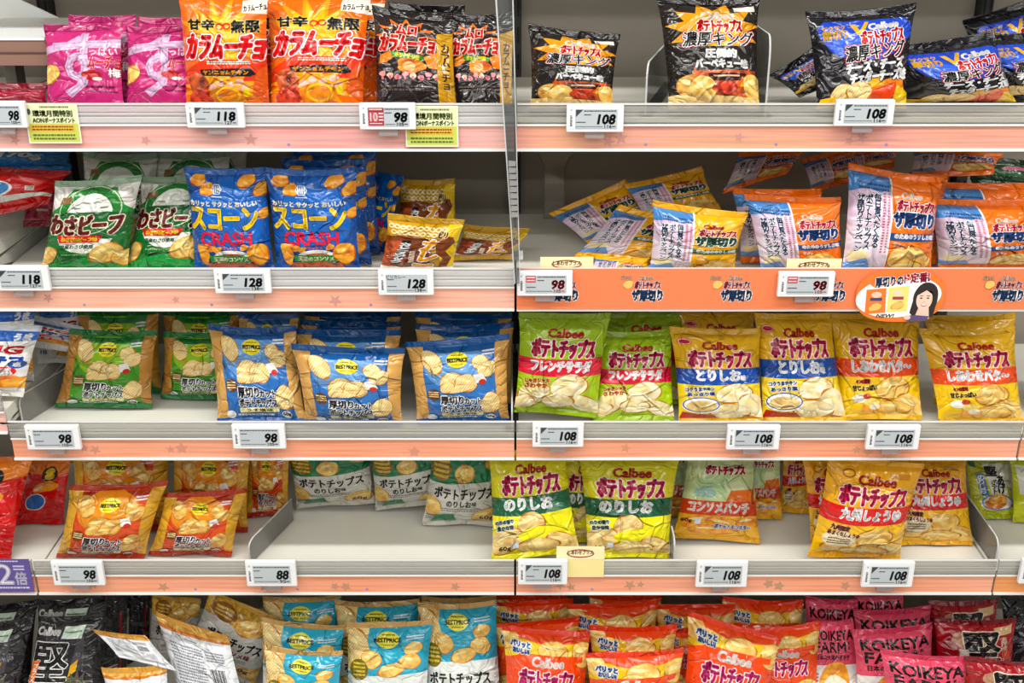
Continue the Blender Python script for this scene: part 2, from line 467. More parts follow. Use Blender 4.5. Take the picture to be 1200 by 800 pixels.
# ------------------------------------------------------------------ gondola: back panels, slotted uprights, base
M_BACK = paint('#9c9488', 0.55, name='back_panel_grey')
M_POST = paint('#2b2926', 0.5, name='post_dark')
M_DECK = paint('#e2e0d6', 0.4, name='deck_white')
M_STEEL = paint('#c9c8c2', 0.35, name='shelf_steel')
M_SLOT = paint('#0c0b0a', 0.8, name='slot_black')
def gondola(i, label):
    x0 = i * BAY
    g = tag(empty('gondola_bay', (x0 + BAY / 2, DEPTH, 0)), label, 'shelving bay', 'bays of the shelving run')
    m = MB()
    m.box(-BAY / 2 + .012, BAY / 2 - .012, .012, .03, 0.1, 2.3, M_BACK); m.build('back_panel', g)
    m = MB(); m.box(-BAY / 2 + .002, BAY / 2 - .002, -DEPTH - .04, 0, 0, 0.1, M_STEEL)
    m.build('base_plinth', g)
    m = MB(); m.box(-BAY / 2 + .004, BAY / 2 - .004, -DEPTH + .03, -.024, Z1 + .36, Z1 + .39, M_DECK); m.build('unseen_canopy_shelf', g)  # unseen shelf above the view, added to shade the top shelf
for i, l in ((-2, 'grey backed shelving bay mostly cut off, beside the red chip bags'), (-1, 'wide grey backed bay carrying the white and blue thick cut chips'),
             (0, 'wide grey backed bay carrying the orange campaign strip'), (1, 'grey backed shelving bay mostly cut off, beside the lime chip bag')):
    gondola(i, l)
def upright(x, label):
    r = tag(empty('slotted_upright', (x, DEPTH - .02, 0)), label, 'shelf post', 'slotted posts between bays')
    m = MB(); m.box(-.0105, .0105, 0, .05, .104, 2.3, M_POST); m.build('post', r)
    m = MB(); m.box(-.009, .009, -.0004, .001, .14, 2.28, M_POST)
    z = .15
    while z < 2.25:
        for sx in (-.006, .006): m.box(sx - .002, sx + .002, -.0012, .001, z, z + .03, M_SLOT)
        z += .05
    m.build('slot_print', r)
for x, l in ((-BAY, 'dark slotted post beside the stacked pink sour chip bags'), (0, 'dark slotted post in the gap between the two wide bays'), (BAY, 'dark slotted post behind the white and green chip bag')):
    upright(x, l)

# ------------------------------------------------------------------ shelves with a clear lip, a ridged channel and a printed strip
M_LIP = clear('#f2f4f2', rough=.06, bodyfac=.16, body='#e8e8e4', name='lip')
M_CHAN = clear('#f0f0ee', rough=.1, bodyfac=.6, body='#dfdddd', name='channel')
M_CHAN2 = clear('#e8e8e4', rough=.1, bodyfac=.42, body='#c9c7c1', name='channel_grey')
M_WHITE = paint('#f0efec', .4, name='white_edge')
def star_art(w, c_star, seed, extra=None):
    rg = random.Random(seed)
    a = Art(0, w, 0, .037, .037 / w, '#strip', flat=True)
    x = rg.uniform(.06, .2)
    while x < w - .05:
        for k in range(rg.choice((1, 2))):
            r = rg.uniform(.0075, .013)
            a.star(c_star, x + k * .02, .037 * rg.uniform(.5, .72), r, r, 5, rg.choice((.42, .55)), rg.uniform(0, 6))
        if rg.random() < .5: a.star('#7f86b8', x + .06, .031, .0035, .0035, 6, .5)
        x += rg.uniform(.13, .3)
    return a
def shelf(x0, x1, z, label, strip=('#f0b0a2', '#f4c0b4'), star='#c98f86', seed=0, lip=True, custom=None, chan=None):
    r = tag(empty('shelf', ((x0 + x1) / 2, 0, z)), label, 'shelf', 'metal shelves of the gondola')
    a, b = x0 + .002 - (x0 + x1) / 2, x1 - .002 - (x0 + x1) / 2
    m = MB(); m.prism_x([(.006, 0), (DEPTH - .022, 0), (DEPTH - .022, -.03), (DEPTH - .04, -.03), (.03, -.022), (.006, -.03)], a, b, M_DECK)
    m.build('deck', r)
    m = MB(); m.prism_x([(0.002, -.042), (.006, -.042), (.006, .001), (.002, .001)], a, b, M_STEEL)
    m.box(a, b, -.0045, .0055, -.0425, -.0385, M_WHITE)
    m.box(a, b, -.0045, .002, -.0015, .0015, M_WHITE); rail = m.build('price_rail', r)
    # ridged clear channel and lip
    m = MB()
    prof = [(-.002, .002)]
    for z0, w in ((.003, .010), (.0145, .005), (.0205, .0095)):
        prof += [(-.0028, z0), (-.0044, z0 + .0012), (-.0044, z0 + w - .0012), (-.0028, z0 + w)]
    prof += [(-.003, .0325), (-.004, .034), (.0005, .034), (.0005, .002)]
    m.prism_x(prof, a, b, chan or (M_CHAN if z > Z3 + .1 else M_CHAN2)); lipo = m.build('front_lip', r)
    m = MB(); m.box(a, b, -.0052, -.0015, .0325, .0348, clear('#ffffff', bodyfac=.75, body='#f4f4f2', name='lip_edge')); m.build('lip_edge', lipo)
    art = custom or star_art(x1 - x0 - .004, star, seed)
    gm = grain_mat(strip[0], strip[1], 'strip')
    flat_art(art, 'printed_strip', rail, (a, -.0062 if custom else -.0008, -.0382), (1, 0, 0), (0, 0, 1), x1 - x0 - .004, lift=.0008 if custom else .002,
             matf=lambda c: gm if c == '#strip' else card(c))
    for x in (a, b - .004):
        m = MB(); m.prism([(.01, -.0305), (DEPTH - .03, -.0305), (DEPTH - .03, -.11), (DEPTH - .06, -.11), (.05, -.034), (.01, -.034)], 'x', x, x + .004, M_STEEL)
        m.build('side_bracket', r)
    return r
def campaign_strip(w):
    a = Art(0, w, 0, .0725, .0725 / w, '#f08050', flat=True)
    for px in (660, 759, 863, 972, 1180):
        cx = x_at(px, 0, Z2 - .01) - .003
        a.chip(cx - .033, .028, .009, .0075, .4, '@chip', hi=None)
        a.T('パリッと', cx - .046, .013, cx - .028, .020, '#f4e2c8', .0003, out=[('#8a6a50', .0007)])
        a.T('Calbee', cx - .016, .012, cx + .008, .020, '#fff2e2', .0008, sk=.1)
        a.T('ポテトチップス', cx - .022, .0225, cx + .021, .035, '#c8204e', .0005, out=[('#ffffff', .0019)])
        a.T('ザ厚切り', cx - .026, .038, cx + .025, .057, '#20487c', .0010, out=[('#ffffff', .0024)])
    return a
PINK = ('#e8a19d', '#edb9b0'); PEACH = ('#f3a98c', '#f4baa6'); ORNG = ('#ee9a74', '#f2a88a'); MIXD = ('#e8a29a', '#e6a984')
shelf(-BAY, 0, Z1, 'top pink edged shelf holding the orange and black spicy chip bags', PINK, seed=3)
shelf(0, BAY, Z1, 'top pink edged shelf holding the black barbecue and cheese chip bags', MIXD, seed=5, chan=M_CHAN2)
shelf(-BAY, 0, Z2, 'peach edged shelf holding the green wasabi and blue corn snack bags', PEACH, seed=7)
shelf(0, BAY, Z2, 'shelf with the plain orange campaign strip printed with chip logos', custom=campaign_strip(BAY - .004), seed=9)
shelf(-BAY, 0, Z3, 'peach edged shelf holding the blue thick cut chip bags', ORNG, star='#d08a76', seed=12)
shelf(0, BAY, Z3, 'peach edged shelf holding the yellow bags with blue and orange bands', ORNG, star='#cf8e6c', seed=15)
shelf(-BAY, 0, Z4, 'half empty orange edged shelf with white and green bags at its back', ORNG, star='#b98a6c', seed=18)
shelf(0, BAY, Z4, 'orange edged shelf holding the yellow bags with dark green bands', ORNG, star='#b98a6c', seed=21)
# the neighbouring bays, seen only at their ends
shelf(-2 * BAY, -BAY, Z2 + RAISE, 'raised white shelf end under the red bag lying on its side', PEACH, seed=31)
shelf(-2 * BAY, -BAY, Z3 + RAISE, 'raised pink edged shelf end under the white and blue snack bag', PINK, seed=33)
shelf(-2 * BAY, -BAY, Z4, 'orange edged shelf end behind the purple double points card', ORNG, seed=35)
shelf(-2 * BAY, -BAY, Z1, 'shaded shelf end beside the stacked pink bags', PINK, seed=36)
shelf(BAY, 2 * BAY, Z4, 'orange edged shelf end under the lime bag', ('#ec9a5a', '#f0a060'), seed=37)
shelf(BAY, 2 * BAY, Z3, 'shelf end beside the last orange band butter bag', ORNG, seed=38)
# the base decks that carry the lowest row
for i, l in ((-2, 'white base deck end under the black chip bags'), (-1, 'white base deck under the teal lightly salted bags'), (0, 'white base deck under the red and pink bags'), (1, 'white base deck end beyond the dark red bags')):
    r = tag(empty('base_deck', ((i + .5) * BAY, 0, Z5)), l, 'shelf', 'base decks of the gondola')
    m = MB(); m.box(-BAY / 2 + .003, BAY / 2 - .003, -.06, DEPTH - .022, -.03, 0, M_DECK); m.build('deck', r)
    m = MB(); m.box(-BAY / 2 + .003, BAY / 2 - .003, -.075, -.06, .1 - Z5, .02, M_STEEL); m.build('front_panel', r)

# ------------------------------------------------------------------ price tags
M_CASE = paint('#eeeff2', .35, name='tag_case')
M_HOLD = clear('#f0ecec', rough=.1, bodyfac=.35, body='#d8cccc', name='tag_holder')
SCREEN = '#b9c1c6'
def price_tag(x0, x1, yt, yb, z_rail, price, label, kind='corner', sub=None, title=None, ink='#141414'):
    y = -.019
    A = at_y(x0, (yt + yb) / 2, y); B = at_y(x1, (yt + yb) / 2, y)
    T = at_y((x0 + x1) / 2, yt, y); Bo = at_y((x0 + x1) / 2, yb, y)
    w = B[0] - A[0]; h = T[2] - Bo[2]
    r = tag(empty('price_tag', ((A[0] + B[0]) / 2, y, Bo[2])), label, 'price tag', 'electronic price tags')
    m = MB(); m.box(-w / 2, w / 2, 0, .010, 0, h, M_CASE); case = m.build('case', r, bevel=.0018)
    a = Art(10, 58.5, 4.5, 25.5, 1, SCREEN, flat=True)
    sw = w * 48.5 / 66; sh = h * 21 / 30; a.asp = sh / sw
    dk = '#3a3d40'
    if kind == 'corner': a.P(dk, (10.6, 5), (19, 5), (10.6, 13))
    if kind == 'red':
        a.R('#c03040', 10.6, 5, 22, 13); a.L('#f3dede', 11.5, 6, 21, 9, 1); a.L('#f3dede', 11.5, 9.6, 21, 12.4, 1)
    if kind == 'ten':
        a.R('#a01c2c', 10.6, 5, 29, 25); a.L('#f4d6d6', 12, 5.8, 27, 8.5, 1); a.R('#c83848', 12, 9.5, 22, 21)
        a.T('10', 12.8, 10.5, 21.4, 20, '#ffffff', .012); a.L('#f4d6d6', 22.8, 10, 28.4, 21, 3); a.L('#f4d6d6', 12, 21.8, 27, 24, 1)
    x = 30 if kind == 'ten' else (24 if kind == 'red' else (20 if kind == 'corner' else 11))
    if title: a.T(title, x - 1, 5.2, 33, 9.4, dk, .004)
    else: a.L(dk, x, 5.6, 57, 8, 1)
    a.L(dk, x, 9.8, x + 8, 12, 1)
    if kind != 'ten': a.L(dk, 11, 18, 22, 20.2, 1)
    a.L('#5a6064', 11 if kind != 'ten' else 30, 23, 42, 24.6, 1)
    n = len(price)
    wt = min(9.6 * n, text_shape(price)[3] * 10 * 1.12 * (1 if n < 3 else .96))
    a.T(price, 56.0 - wt, 10.4, 56.0, 20.6, ink, .024, sk=.16)
    if sub: a.T(sub, 44, 21.6, 52, 25, ink, .005); a.L(ink, 52.6, 22.6, 56.6, 24.8, 1)
    flat_art(a, 'display', case, (-w / 2 + w * 10 / 66, -.0012, h * 4.5 / 30), (1, 0, 0), (0, 0, 1), sw, lift=.0011)
    b = Art(0, 6, 0, 24, h * .8 / (w * .09), '#eeeff2', flat=True)
    for k in range(9): b.R('#3c3c40', 1.6 + .2 * (k % 2), 9 + k * 1.35, 4.4 - .6 * (k % 3 == 0), 9.9 + k * 1.35)
    b.E('#b8babd', 3, 3, 1.2, 1.2)
    flat_art(b, 'barcode_print', case, (-w / 2 + w * .035, -.0006, h * .12), (1, 0, 0), (0, 0, 1), w * .09, lift=.0005)
    m = MB(); m.box(-w * .17, w * .17, .004, .0135, -.011, .002, M_HOLD); m.box(-w * .2, w * .2, .0095, .0145, .002, h * .9, M_HOLD)
    m.build('holder', r)
    return r
TAGS = [
 (-22, 30, 119, 150, Z1, '98', 'white electronic price tag cut off beside the first green bonus card', 'plain', '105'),
 (218, 286, 121, 150, Z1, '118', 'white electronic price tag reading 118 under the orange spicy chip bags', 'corner', '127'),
 (421, 487, 121, 152, Z1, '98', 'white price tag with a dark red ten percent box, under the black spicy bag', 'ten', '105'),
 (664, 731, 123, 155, Z1, '108', 'white price tag reading 108 under the smaller barbecue bag', 'corner', '116'),
 (979, 1048, 117, 148, Z1, '108', 'white price tag reading 108 under the upright blue cheese bag', 'corner', '116'),
 (-10, 57, 312, 341, Z2, '118', 'white price tag reading 118 beside the green wasabi bags', 'corner', '127'),
 (251, 317, 316, 344, Z2, '128', 'white price tag reading 128 under the blue corn snack bags', 'corner', '138'),
 (443, 508, 317, 346, Z2, '128', 'white price tag reading 128 under the brown curry snack bag', 'plain', '138'),
 (606, 671, 318, 347, Z2, '98', 'white price tag with red 98 next to the empty end of the campaign shelf', 'red', '105'),
 (912, 978, 319, 348, Z2, '98', 'white price tag with red 98 beside the round sign with the portrait', 'red', '105'),
 (30, 93, 499, 527, Z3, '98', 'white price tag reading 98 under the green sour cream bag', 'plain', '105'),
 (272, 334, 498, 526, Z3, '98', 'white price tag reading 98 under the blue thick cut bags', 'plain', '105'),
 (624, 684, 496, 524, Z3, '108', 'white price tag reading 108 under the lime and red salad bags', 'corner', '116'),
 (852, 914, 499, 527, Z3, '108', 'white price tag reading 108 under the yellow and blue chicken salt bags', 'corner', '116'),
 (1016, 1078, 499, 527, Z3, '108', 'white price tag reading 108 under the yellow and orange butter bags', 'corner', '116'),
 (61, 121, 658, 686, Z4, '98', 'white price tag reading 98 under the red consomme thick cut bags', 'plain', '105'),
 (288, 347, 658, 687, Z4, '88', 'white price tag reading 88 below the empty stretch of shelf', 'plain', '95'),
 (607, 665, 657, 685, Z4, '108', 'white price tag reading 108 in front of the folded yellow card', 'corner', '116'),
 (816, 876, 658, 688, Z4, '108', 'white price tag reading 108 under the consomme bag', 'corner', '116'),
 (1011, 1071, 659, 688, Z4, '108', 'white price tag reading 108 under the yellow and red soy sauce bags', 'corner', '116'),
 (1196, 1256, 656, 684, Z4, '98', 'white price tag cut off under the lime chip bag', 'plain', '105'),
]
for t in TAGS:
    price_tag(*t[:6], t[6], t[7], t[8], title='ピリカレー' if 'curry' in t[6] else None, ink='#a81a26' if t[7] == 'red' else '#141414')

# ------------------------------------------------------------------ cards and signs on the rails
def rail_card(name, x0, x1, yt, yb, y, art, label, cat, group=None, thick=.0008):
    A = at_y(x0, (yt + yb) / 2, y); B = at_y(x1, (yt + yb) / 2, y)
    T = at_y((x0 + x1) / 2, yt, y); Bo = at_y((x0 + x1) / 2, yb, y)
    w = B[0] - A[0]; art = art(float((T[2] - Bo[2]) / w))
    o = flat_art(art, name, None, (0, 0, 0), (1, 0, 0), (0, 0, 1), w, lift=thick)
    o.location = (A[0], y, Bo[2])
    return tag(o, label, cat, group)
def bonus(asp):
    a = Art(0, 62, 0, 46, asp, '#eef2da', flat=True)
    a.R('#c4cf5c', 1.5, 1.5, 60.5, 44.5); a.R('#dfe3b4', 1.5, 1.5, 60.5, 23); a.R('#d8b83a', 3, 24, 56, 33)
    a.L('#5c6a3c', 18, 3, 52, 6.5, 1); a.T('環境月間特別', 9, 8, 55, 15, '#6e7f4c', .012)
    a.T('ボーナスポイント', 22, 16.5, 57, 22, '#4c5a34', .009); a.T('AON', 8, 17, 21, 22, '#4c5a34', .009)
    a.L('#8a3a20', 6, 25.5, 54, 32, 2); a.L('#5c6a2c', 6, 35, 56, 43, 2); a.E('#3c4a3c', 4.6, 9.5, 2.2, 3.6)
    return a
rail_card('bonus_card', 31, 93, 121, 168, -.0065, bonus, 'yellow green bonus points card below the pink sour chip bags', 'card', 'bonus point cards')
rail_card('bonus_card', 475, 537, 124, 172, -.0065, bonus, 'yellow green bonus points card below the black spicy chip bags', 'card', 'bonus point cards')
def plus(h, asp, fold=False):
    a = Art(0, 62, 0, h, asp, '#f3e29a', flat=True)
    a.R('#f7ecb8', 0, 0, 62, 16)
    if fold: a.R('#ead488', 0, 15.2, 62, 15.8)
    a.ring('#9c4a3c', 31, 8.5, 18, 5.2, 1.6); a.T('しあわせプラス', 15, 4.5, 47, 9.5, '#8a3c30', .006)
    return a
rail_card('plus_card', 633, 695, 301, 335, .0035, lambda q: plus(34, q), 'pale yellow card with red oval behind the price tag with the empty shelf end', 'card', 'yellow oval cards')
rail_card('plus_card', 921, 985, 303, 336, .0035, lambda q: plus(33, q), 'pale yellow card with red oval beside the round portrait sign', 'card', 'yellow oval cards')
rail_card('plus_card', 652, 708, 640, 676, -.0068, lambda q: plus(37, q, True), 'folded yellow card with red oval in front of the lowest shelf lip', 'card', 'yellow oval cards')
def points(asp):
    a = Art(-20, 37, 655, 693, asp, '#5a4a92', flat=True)
    return a.T('2', -3, 661, 15, 684, '#e8e4f4', .02).T('倍', 17, 670, 31, 685, '#e8e4f4', .012).L('#cfc8ea', 17, 662, 30, 669, 2).L('#cfc8ea', -18, 687, 32, 690.5, 1).L('#cfc8ea', -18, 656.5, 24, 659, 1)
rail_card('points_card', -20, 37, 655, 693, -.008, points, 'purple card reading 2 times in white beside the red bags', 'card')
# round sign clipped over the campaign strip
def portrait_sign():
    y = -.012
    A = at_y(1003, 347, y); B = at_y(1107, 347, y); T = at_y(1055, 316, y); Bo = at_y(1055, 377, y)
    w, h = B[0] - A[0], T[2] - Bo[2]
    r = tag(empty('round_sign', ((A[0] + B[0]) / 2, y, (T[2] + Bo[2]) / 2)), 'oval orange and white sign with a woman portrait and two chip bags', 'sign')
    a = Art(1003, 1107, 316, 377, h / w, '#f08030', flat=True)
    cx, cy = 1055, 346.5
    m = MB(); n = 40
    pts = [(w / 2 * math.copysign(abs(math.cos(t)) ** .8, math.cos(t)), h / 2 * math.copysign(abs(math.sin(t)) ** .8, math.sin(t))) for t in (2 * math.pi * i / n for i in range(n))]
    m.prism(pts, 'y', 0, .0015, card('#f07a2c')); m.build('board', r)
    a.E('#fdfbf6', cx - 2, cy + 1, 50, 24, .08, 0, 32)
    a.P('#f07a2c', (1018, 333), (1026, 326), (1056, 319.5), (1088, 319), (1090, 322), (1024, 337))
    a.T('厚切りの', 1024, 324, 1056, 335, '#2a4a80', .006, out=[('#ffffff', .008)], rot=.1)
    a.T('ド定番!', 1057, 319.5, 1086, 330.5, '#e02a5c', .006, out=[('#ffffff', .008)], rot=.08)
    a.P('#ee7a2a', (1014.5, 339), (1037.5, 337), (1039.5, 366), (1015.5, 367.5)); a.E('#f7c8b0', 1027, 345, 6, 3.4); a.R('#27477c', 1020, 348.5, 1034, 352); a.chip(1027, 359.5, 8, 4.5, .3, hi=None)
    a.P('#f3e07a', (1040.5, 336.5), (1064, 334.5), (1065, 364), (1041, 365.5)); a.E('#f7d8c0', 1052, 343, 6, 3.2); a.R('#a83a4c', 1046, 347, 1059, 350.5); a.chip(1053, 357.5, 8, 4.5, .3, hi=None)
    a.T('NEW!', 1030, 367.5, 1050, 371.5, '#3a2a24', .003, sk=.3)
    # printed portrait of a smiling person with long dark hair
    a.E('#2c2220', 1085, 349, 14.5, 19, 0, .02, 26); a.P('#2c2220', (1071, 348), (1068, 366), (1074, 371), (1096, 371), (1099, 348))
    a.P('#e8c6b4', (1078, 360), (1090, 360), (1092, 373), (1074, 373))
    a.E('#f0cdb9', 1083.5, 350.5, 9.4, 12.4, 0, 0, 22); a.P('#2c2220', (1074, 346), (1079, 338), (1088, 337), (1095, 346), (1092, 341), (1085, 339.5))
    for ex in (1079.6, 1087.6): a.E('#2a1c18', ex, 348.6, 1.5, .8); a.R('#4a3028', ex - 2, 345.6, ex + 2, 346.3)
    a.E('#b8424a', 1083.6, 356.9, 3.2, 1.5); a.E('#ffffff', 1083.6, 356.6, 2.6, .8); a.E('#d9a48e', 1083.6, 353, 1, .7)
    a.P('#5a4a78', (1066, 371), (1074, 368.5), (1092, 370), (1088, 375.5), (1066, 376)); a.E('#e8c6b4', 1066, 371.5, 4, 2.6)
    flat_art(a, 'sign_print', r, (-w / 2, -.0004, -h / 2), (1, 0, 0), (0, 0, 1), w, lift=.0003)
    # trim the print sheet's own rectangle to the oval: keep only shapes
    o = [c for c in r.children if c.name.startswith('sign_print')][0]
    bm = bmesh.new(); bm.from_mesh(o.data); bm.faces.ensure_lookup_table()
    bmesh.ops.delete(bm, geom=bm.faces[:6], context='FACES'); bm.to_mesh(o.data); bm.free()
    return r
portrait_sign()
# ------------------------------------------------------------------ the printed designs
W_ = '#ffffff'; K_ = '#161314'
ART = {}
a = ART['suppa'] = Art(53, 146, 27, 139, 1.34, '#bf3a76', top='#a83066')
a.P('#d8b4d4', (53, 52), (84, 47), (97, 36), (110, 46), (146, 44), (146, 56), (112, 55), (53, 63))
a.T('す', 66, 34, 133, 124, '#d8b8d8', .03)
a.T('っぱい', 112, 56, 143, 67, '#f3e6f0', .004)
a.T('ムーチョ', 110, 69, 146, 86, '#c4142c', .012, out=[('#f0c8d8', .006)], sk=.1)
for x, y in ((106, 94), (114, 91), (121, 95), (112, 98), (118, 99)): a.E('#b01828', x, y, 5, 4.2, .3, .05)
a.E('#f2dede', 120, 100, 6, 2.5); a.T('梅', 133, 85, 145, 97, W_, .006, out=[('#7a1040', .008)])
a.chip(58, 92, 17, 13, .5); a.L('#5c1038', 106, 109, 140, 114, 1); a.L('#5c1038', 104, 116, 142, 119, 1)

a = ART['spicy_orange'] = Art(212, 318, -9, 138, 1.36, '#ef7414', top='#c85a10', bot='#d86a14')
a.star('#f2a01c', 264, 48, 62, 62, 14, .5).star('#f5bc36', 264, 46, 44, 46, 14, .52)
a.P('#e0480e', (212, 90), (240, 72), (300, 74), (318, 66), (318, 100), (212, 112))
a.star('#f9a81c', 262, 112, 60, 26, 13, .6)
a.P('#fbf3e0', (290, -4), (318, -4), (318, 15), (290, 12)); a.T('カラムーチョ', 292, 2, 317, 10, K_, .006, rot=.1)
a.T('甘辛', 223, 21, 256, 34, K_, .014, out=[('#fbd870', .008)]); a.ring('#e02030', 263, 30, 5, 4.6, 2).ring('#e02030', 272, 29.5, 5, 4.6, 2)
a.T('無限', 278, 22, 311, 38, K_, .014, out=[('#fbd870', .008)])
a.T('カラムーチョ', 220, 41, 316, 72, '#e0101c', .034, out=[(W_, .02), ('#c03010', .03)], sk=.2)
a.L('#fbe8d8', 246, 75, 300, 80, 2)
a.P(K_, (236, 86), (300, 84), (306, 92), (299, 95), (238, 94)); a.T('ヤンニョムチキン', 240, 87, 297, 92.5, '#f3a03c', .006)
a.E('@meat', 233, 106, 13, 17, .3, .06); a.E('@red', 236, 124, 18, 12, .2, .05)
for x, y in ((252, 108), (262, 104), (274, 106), (286, 102), (292, 110), (256, 118), (281, 114)): a.E('#ecb8a8', x, y, 5, 4, .4, .12)
a.E('@fry', 268, 122, 22, 14, 0, .06); a.ring('#f7c820', 270, 120, 16, 12, 3); a.E('#e8d020', 293, 116, 4, 6); a.P('#d8600c', (306, 90), (318, 78), (318, 130), (300, 118))

a = ART['spicy_black'] = Art(440, 536, 6, 139, 1.36, '#231d1e', top='#1a1617')
a.star('#d8701c', 480, 38, 40, 30, 12, .6).star('#38201a', 480, 40, 34, 25, 12, .7)
a.T('ムロ', 468, 19, 492, 34, '#d81c28', .018, out=[('#f6dcc8', .012)], sk=.1)
a.T('カラムーチョ', 447, 36, 514, 60, '#d81c28', .026, out=[('#f6dcc8', .016)], sk=.15)
a.P('#e8861c', (444, 78), (446, 66), (458, 60), (464, 68), (454, 76)); a.P('#e8861c', (500, 66), (518, 58), (522, 84), (506, 82))
a.P('#3c8a2c', (459, 60), (501, 66), (499, 73), (461, 68)); a.T('ホットチリ味', 465, 62, 495, 70, '#f4e050', .006, rot=-.13)
a.E('@fry', 484, 80, 18, 11, 0, .1); a.E('#f0c088', 482, 81, 8, 7)
for i in range(8): a.E(['#e8a0a0', '#f0c8b0', '#d88890'][i % 3], 448 + i * 9.6, 92 + 2.5 * (i % 3), 4.2, 3.8, 0, .1); a.R('#c86878', 446.5 + i * 9.6, 95, 449.5 + i * 9.6, 100)
a.L('#584c48', 446, 108, 512, 118, 2); a.P('#c8962c', (517, 30), (536, 25), (536, 139), (516, 139)); a.T('カラムーチョ', 522, 44, 532, 112, '#3a2408', .008, vert=True)

def thick_king(ref, burst, meat):
    a = Art(*ref, 1.34, '#1d1917', top='#171313')
    return a
a = ART['bbq'] = Art(770, 889, -6, 139, 1.3, '#201b19', top='#171313')
a.star('#e09a22', 832, 34, 60, 42, 11, .66, .15).star('#f0b838', 836, 44, 40, 20, 11, .7)
a.P('#e8e4dc', (856, 2), (882, 0), (884, 8), (858, 8)); a.P('#7a746c', (778, 8), (785, 2), (790, 9))
a.T('Calbee', 817, 8, 857, 19, '#efe8dc', .012, sk=.12)
a.T('ポテトチップス', 811, 20, 866, 38, '#d01828', .016, out=[(W_, .01)])
a.T('濃厚キング', 792, 38, 880, 58, K_, .008, out=[(W_, .011), ('#c01828', .026)], sk=.12)
a.P('#201b19', (800, 59), (880, 57), (884, 94), (794, 94))
a.T('圧倒的', 818, 62, 858, 74, W_, .012); a.T('バーベキュー味', 805, 76, 873, 88, W_, .012)
a.P('@meat', (800, 92), (884, 90), (889, 139), (800, 139)); a.P('#3a140c', (820, 96), (870, 94), (874, 104), (822, 106)); a.P('#f6c8a0', (826, 98), (862, 97), (862, 99), (828, 100))
for x, h in ((804, 26), (812, 18), (874, 26), (880, 16), (866, 14)):
    a.P('#f06a14', (x - 8, 112), (x - 3, 112 - h * .6), (x, 112 - h), (x + 4, 112 - h * .5), (x + 8, 112)); a.P('#fbc034', (x - 4, 112), (x, 112 - h * .55), (x + 4, 112))
a.chip(797, 112, 18, 15, -.4, '@chipd'); a.chip(814, 117, 17, 20, .5, '@chip'); a.chip(880, 112, 14, 18, .2, '@chip')
a.E('@red', 842, 114, 16, 8, 0, .1); a.P('@pot', (770, 122), (889, 126), (889, 139), (770, 139)); a.L('#f0d8a0', 850, 128, 884, 133, 1)

a = ART['cheese'] = Art(0, 100, 0, 124, 1.24, '#18171c', top='#17151a')
a.E('#2747b8', 52, 30, 46, 34, 0, .05).E('#3a62d0', 34, 42, 18, 14, 0, .1).P('#18171c', (0, 0), (100, 0), (100, 8), (0, 8))
a.T('厚切り', 10, 22, 34, 34, '#d8a82c', .01, rot=.1); a.T('ザクザク', 10, 15, 32, 21, '#d8a82c', .006, rot=.1); a.P('#d8a82c', (36, 14), (41, 14), (45, 24), (51, 11), (55, 11), (47, 30), (43, 30))
a.T('Calbee', 54, 13, 84, 22, '#f0ece6', .012, sk=.12, rot=.1); a.T('ポテトチップス', 46, 23, 90, 42, '#d01c30', .014, out=[(W_, .012)], rot=.12)
a.T('濃厚キング', 30, 42, 92, 63, K_, .008, out=[(W_, .011), ('#c41c34', .026)], rot=.12, sk=.1)
a.P('#f08a1c', (52, 96), (92, 84), (98, 124), (40, 124)); a.P('#e2501c', (58, 104), (84, 92), (92, 124), (56, 124)); a.P('#f8b838', (44, 92), (66, 84), (72, 94), (46, 106))
a.T('チーズ・チーズ', 30, 64, 92, 77, W_, .014, out=[(K_, .016)], rot=.14, sk=.15); a.T('チェダーチーズ味', 34, 78, 96, 92, W_, .014, out=[(K_, .016)], rot=.14, sk=.15)
a.chip(28, 108, 15, 13, .4, '@ridge'); a.chip(44, 106, 14, 14, -.3, '@ridge'); a.P('#f0c040', (4, 112), (20, 110), (30, 124), (0, 124)); a.P('#e8c040', (86, 96), (100, 104), (100, 124), (80, 124))

a = ART['wasabi'] = Art(148, 240, 203, 325, 1.3, '#1f8a3c', top='#8fa890')
a.P('#d9d8d2', (148, 203), (240, 203), (240, 206), (148, 206)); a.P('#dcdad4', (148, 203), (172, 203), (158, 230), (148, 240)); a.P('#dcdad4', (216, 203), (240, 203), (240, 240), (230, 230))
a.E('#2a7a36', 194, 236, 36, 34); a.E('#e2e6dc', 194, 242, 26, 30); a.E('#eef0e4', 193, 280, 32, 20); a.P('#145c2a', (148, 243), (172, 237), (214, 237), (240, 243), (240, 272), (148, 272))
a.ring('#c8d8b8', 194, 236, 35, 33, 1.2); a.P('#8a6a48', (160, 218), (172, 216), (172, 224), (158, 228))
a.L('#6a746a', 174, 230, 184, 234, 1); a.L('#6a746a', 206, 230, 214, 234, 1)
a.T('わさビーフ', 152, 242, 231, 269, '#6a1c20', .03, out=[('#efe6cc', .022)])
a.P('#1c6a30', (148, 271), (240, 271), (240, 290), (222, 308), (196, 314), (170, 308), (148, 290)); a.P('#eef0e4', (163, 276), (224, 276), (220, 286), (208, 295), (194, 298), (180, 295), (168, 286))
a.P('#cc2a1e', (162, 271), (214, 270), (210, 281), (166, 281)); a.T('わさび&ビーフ味', 168, 273, 208, 279, '#f8d848', .008)
a.T('国産わさび使用', 168, 284, 204, 290, '#2c5a38', .005); a.L('#8ab070', 170, 298, 212, 302, 1)
a.P('#2aa04c', (148, 318), (196, 304), (240, 318), (240, 325), (148, 325))
a.chip(218, 298, 19, 15, .5, '@chip'); a.chip(152, 304, 17, 11, 1.0, '@chip'); a.chip(236, 306, 12, 12, -.5, '@chip')

